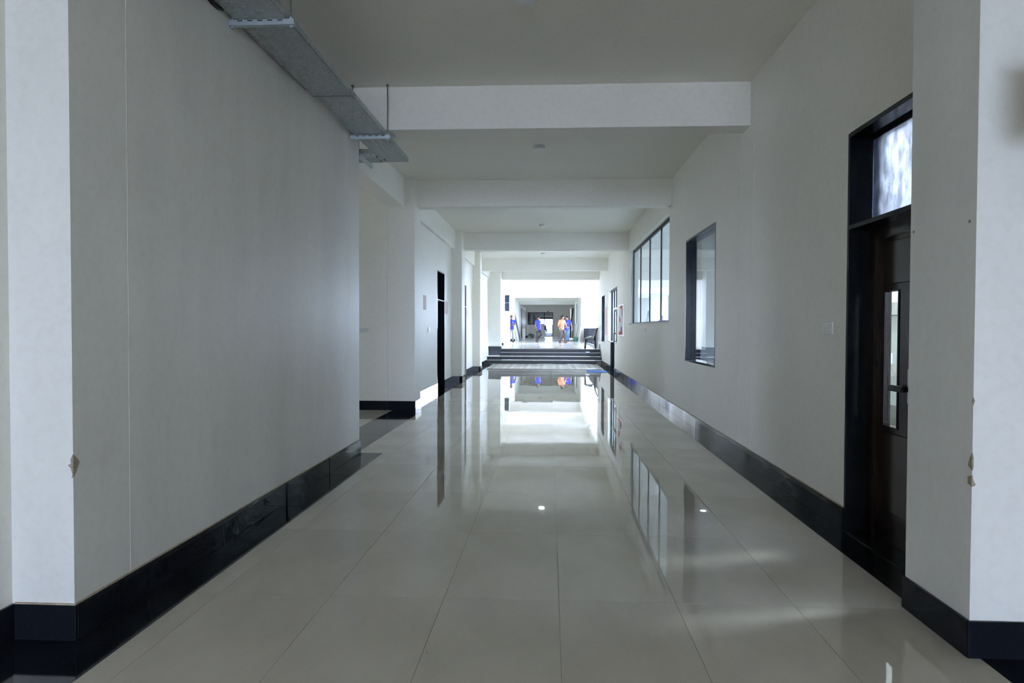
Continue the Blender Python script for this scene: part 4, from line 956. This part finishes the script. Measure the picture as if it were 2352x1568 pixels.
    for side in ('r', 'l'):
        hip, kn, an, toe = legs[side]; d = (toe - an); d.z = 0; d.normalize(); bz = an.z - 0.085
        heel = an - d * 0.065; f = MB()
        f.tube([Vector((heel.x, heel.y, bz + 0.04)), Vector((an.x, an.y, bz + 0.048)), an.lerp(toe, 0.55) * 1.0 - Vector((0, 0, an.lerp(toe, 0.55).z - bz - 0.040 - (toe.z - bz) * 0.2)), Vector((toe.x, toe.y, max(bz + 0.03, toe.z))) + d * 0.03], [0.036, 0.042, 0.042, 0.026], 12)
        sh_ = f.build('shoe', shoe, root, local=True); remesh(sh_, 0.009, 3)
    if watch:
        sh, el, wr_ = S[watch]; d = (wr_ - el).normalized(); MB().tube([wr_ - d * 0.035, wr_ - d * 0.012], 0.032, 12).build('watch', 'steel_handle', root, local=True)
    return root
STAND = dict(kn_r=(-0.10, -0.01, 0.49), an_r=(-0.105, 0.02, 0.085), toe_r=(-0.13, -0.13, 0.03), kn_l=(0.10, -0.01, 0.49), an_l=(0.105, 0.02, 0.085), toe_l=(0.13, -0.13, 0.03),
             el_r=(-0.235, 0.03, 1.08), wr_r=(-0.245, -0.03, 0.84), el_l=(0.235, 0.03, 1.08), wr_l=(0.245, -0.03, 0.84))
PA = dict(STAND, el_l=(0.24, 0.02, 1.08), wr_l=(0.02, -0.17, 1.06), el_r=(-0.24, 0.02, 1.08), wr_r=(-0.05, -0.19, 1.10))
PB = dict(STAND, kn_r=(-0.09, -0.02, 0.49), an_r=(-0.09, 0.06, 0.085), toe_r=(-0.10, -0.09, 0.03), kn_l=(0.09, -0.20, 0.52), an_l=(0.08, 0.17, 0.20), toe_l=(0.08, 0.04, 0.10),
          el_r=(-0.23, 0.02, 1.08), wr_r=(-0.235, -0.09, 0.85), el_l=(0.22, 0.06, 1.08), wr_l=(0.205, -0.02, 0.84))
PC = dict(STAND, pelvis=(0, 0.03, 0.90), neck=(0, -0.03, 1.405), kn_r=(-0.10, -0.10, 0.50), an_r=(-0.10, 0.12, 0.085), toe_r=(-0.11, -0.03, 0.03), kn_l=(0.10, -0.16, 0.50), an_l=(0.10, -0.14, 0.085), toe_l=(0.11, -0.29, 0.03),
          el_r=(-0.25, 0.06, 1.08), wr_r=(-0.25, -0.06, 0.86), el_l=(0.25, -0.08, 1.10), wr_l=(0.24, -0.22, 0.90))
PD = dict(STAND, kn_r=(-0.07, -0.03, 0.49), an_r=(-0.04, 0.0, 0.085), toe_r=(-0.05, -0.15, 0.03), kn_l=(0.15, -0.16, 0.51), an_l=(0.05, 0.10, 0.19), toe_l=(0.06, -0.03, 0.11),
          el_r=(-0.24, 0.02, 1.08), wr_r=(-0.23, -0.08, 0.86), el_l=(0.27, 0.03, 1.09), wr_l=(0.32, -0.03, 0.85))
person((-2.475, 44.1, PLAT), math.radians(12), 'man in blue shirt and pale trousers with folded arms beside the granite jamb', 'shirt_blue', 'trouser_sage', 'shoe_dark', PA, sleeve=0.6, hgt=1.69)
person((-0.78, 44.4, PLAT), math.radians(48), 'man in blue shirt and black trousers walking alone in the middle', 'shirt_blue', 'trouser_dark', 'shoe_brown', PB, sleeve=0.5, hgt=1.645)
person((0.72, 43.3, PLAT), math.radians(42), 'man in orange shirt with rolled sleeves turning his head to the right', 'shirt_orange', 'trouser_brown', 'shoe_brown', PC, sleeve=1.25, head_turn=math.radians(28), badge=False, watch='r', hgt=1.67)
person((1.06, 44.1, PLAT), math.radians(-22), 'man in blue shirt and faded jeans behind the man in orange', 'shirt_blue', 'denim', 'shoe_dark', PD, sleeve=0.5, head_turn=math.radians(-20), head_tilt=-0.03, belt='belt_tan', watch='l', hgt=1.645)

for o in list(bpy.data.objects):
    if '_w' in o: del o['_w']
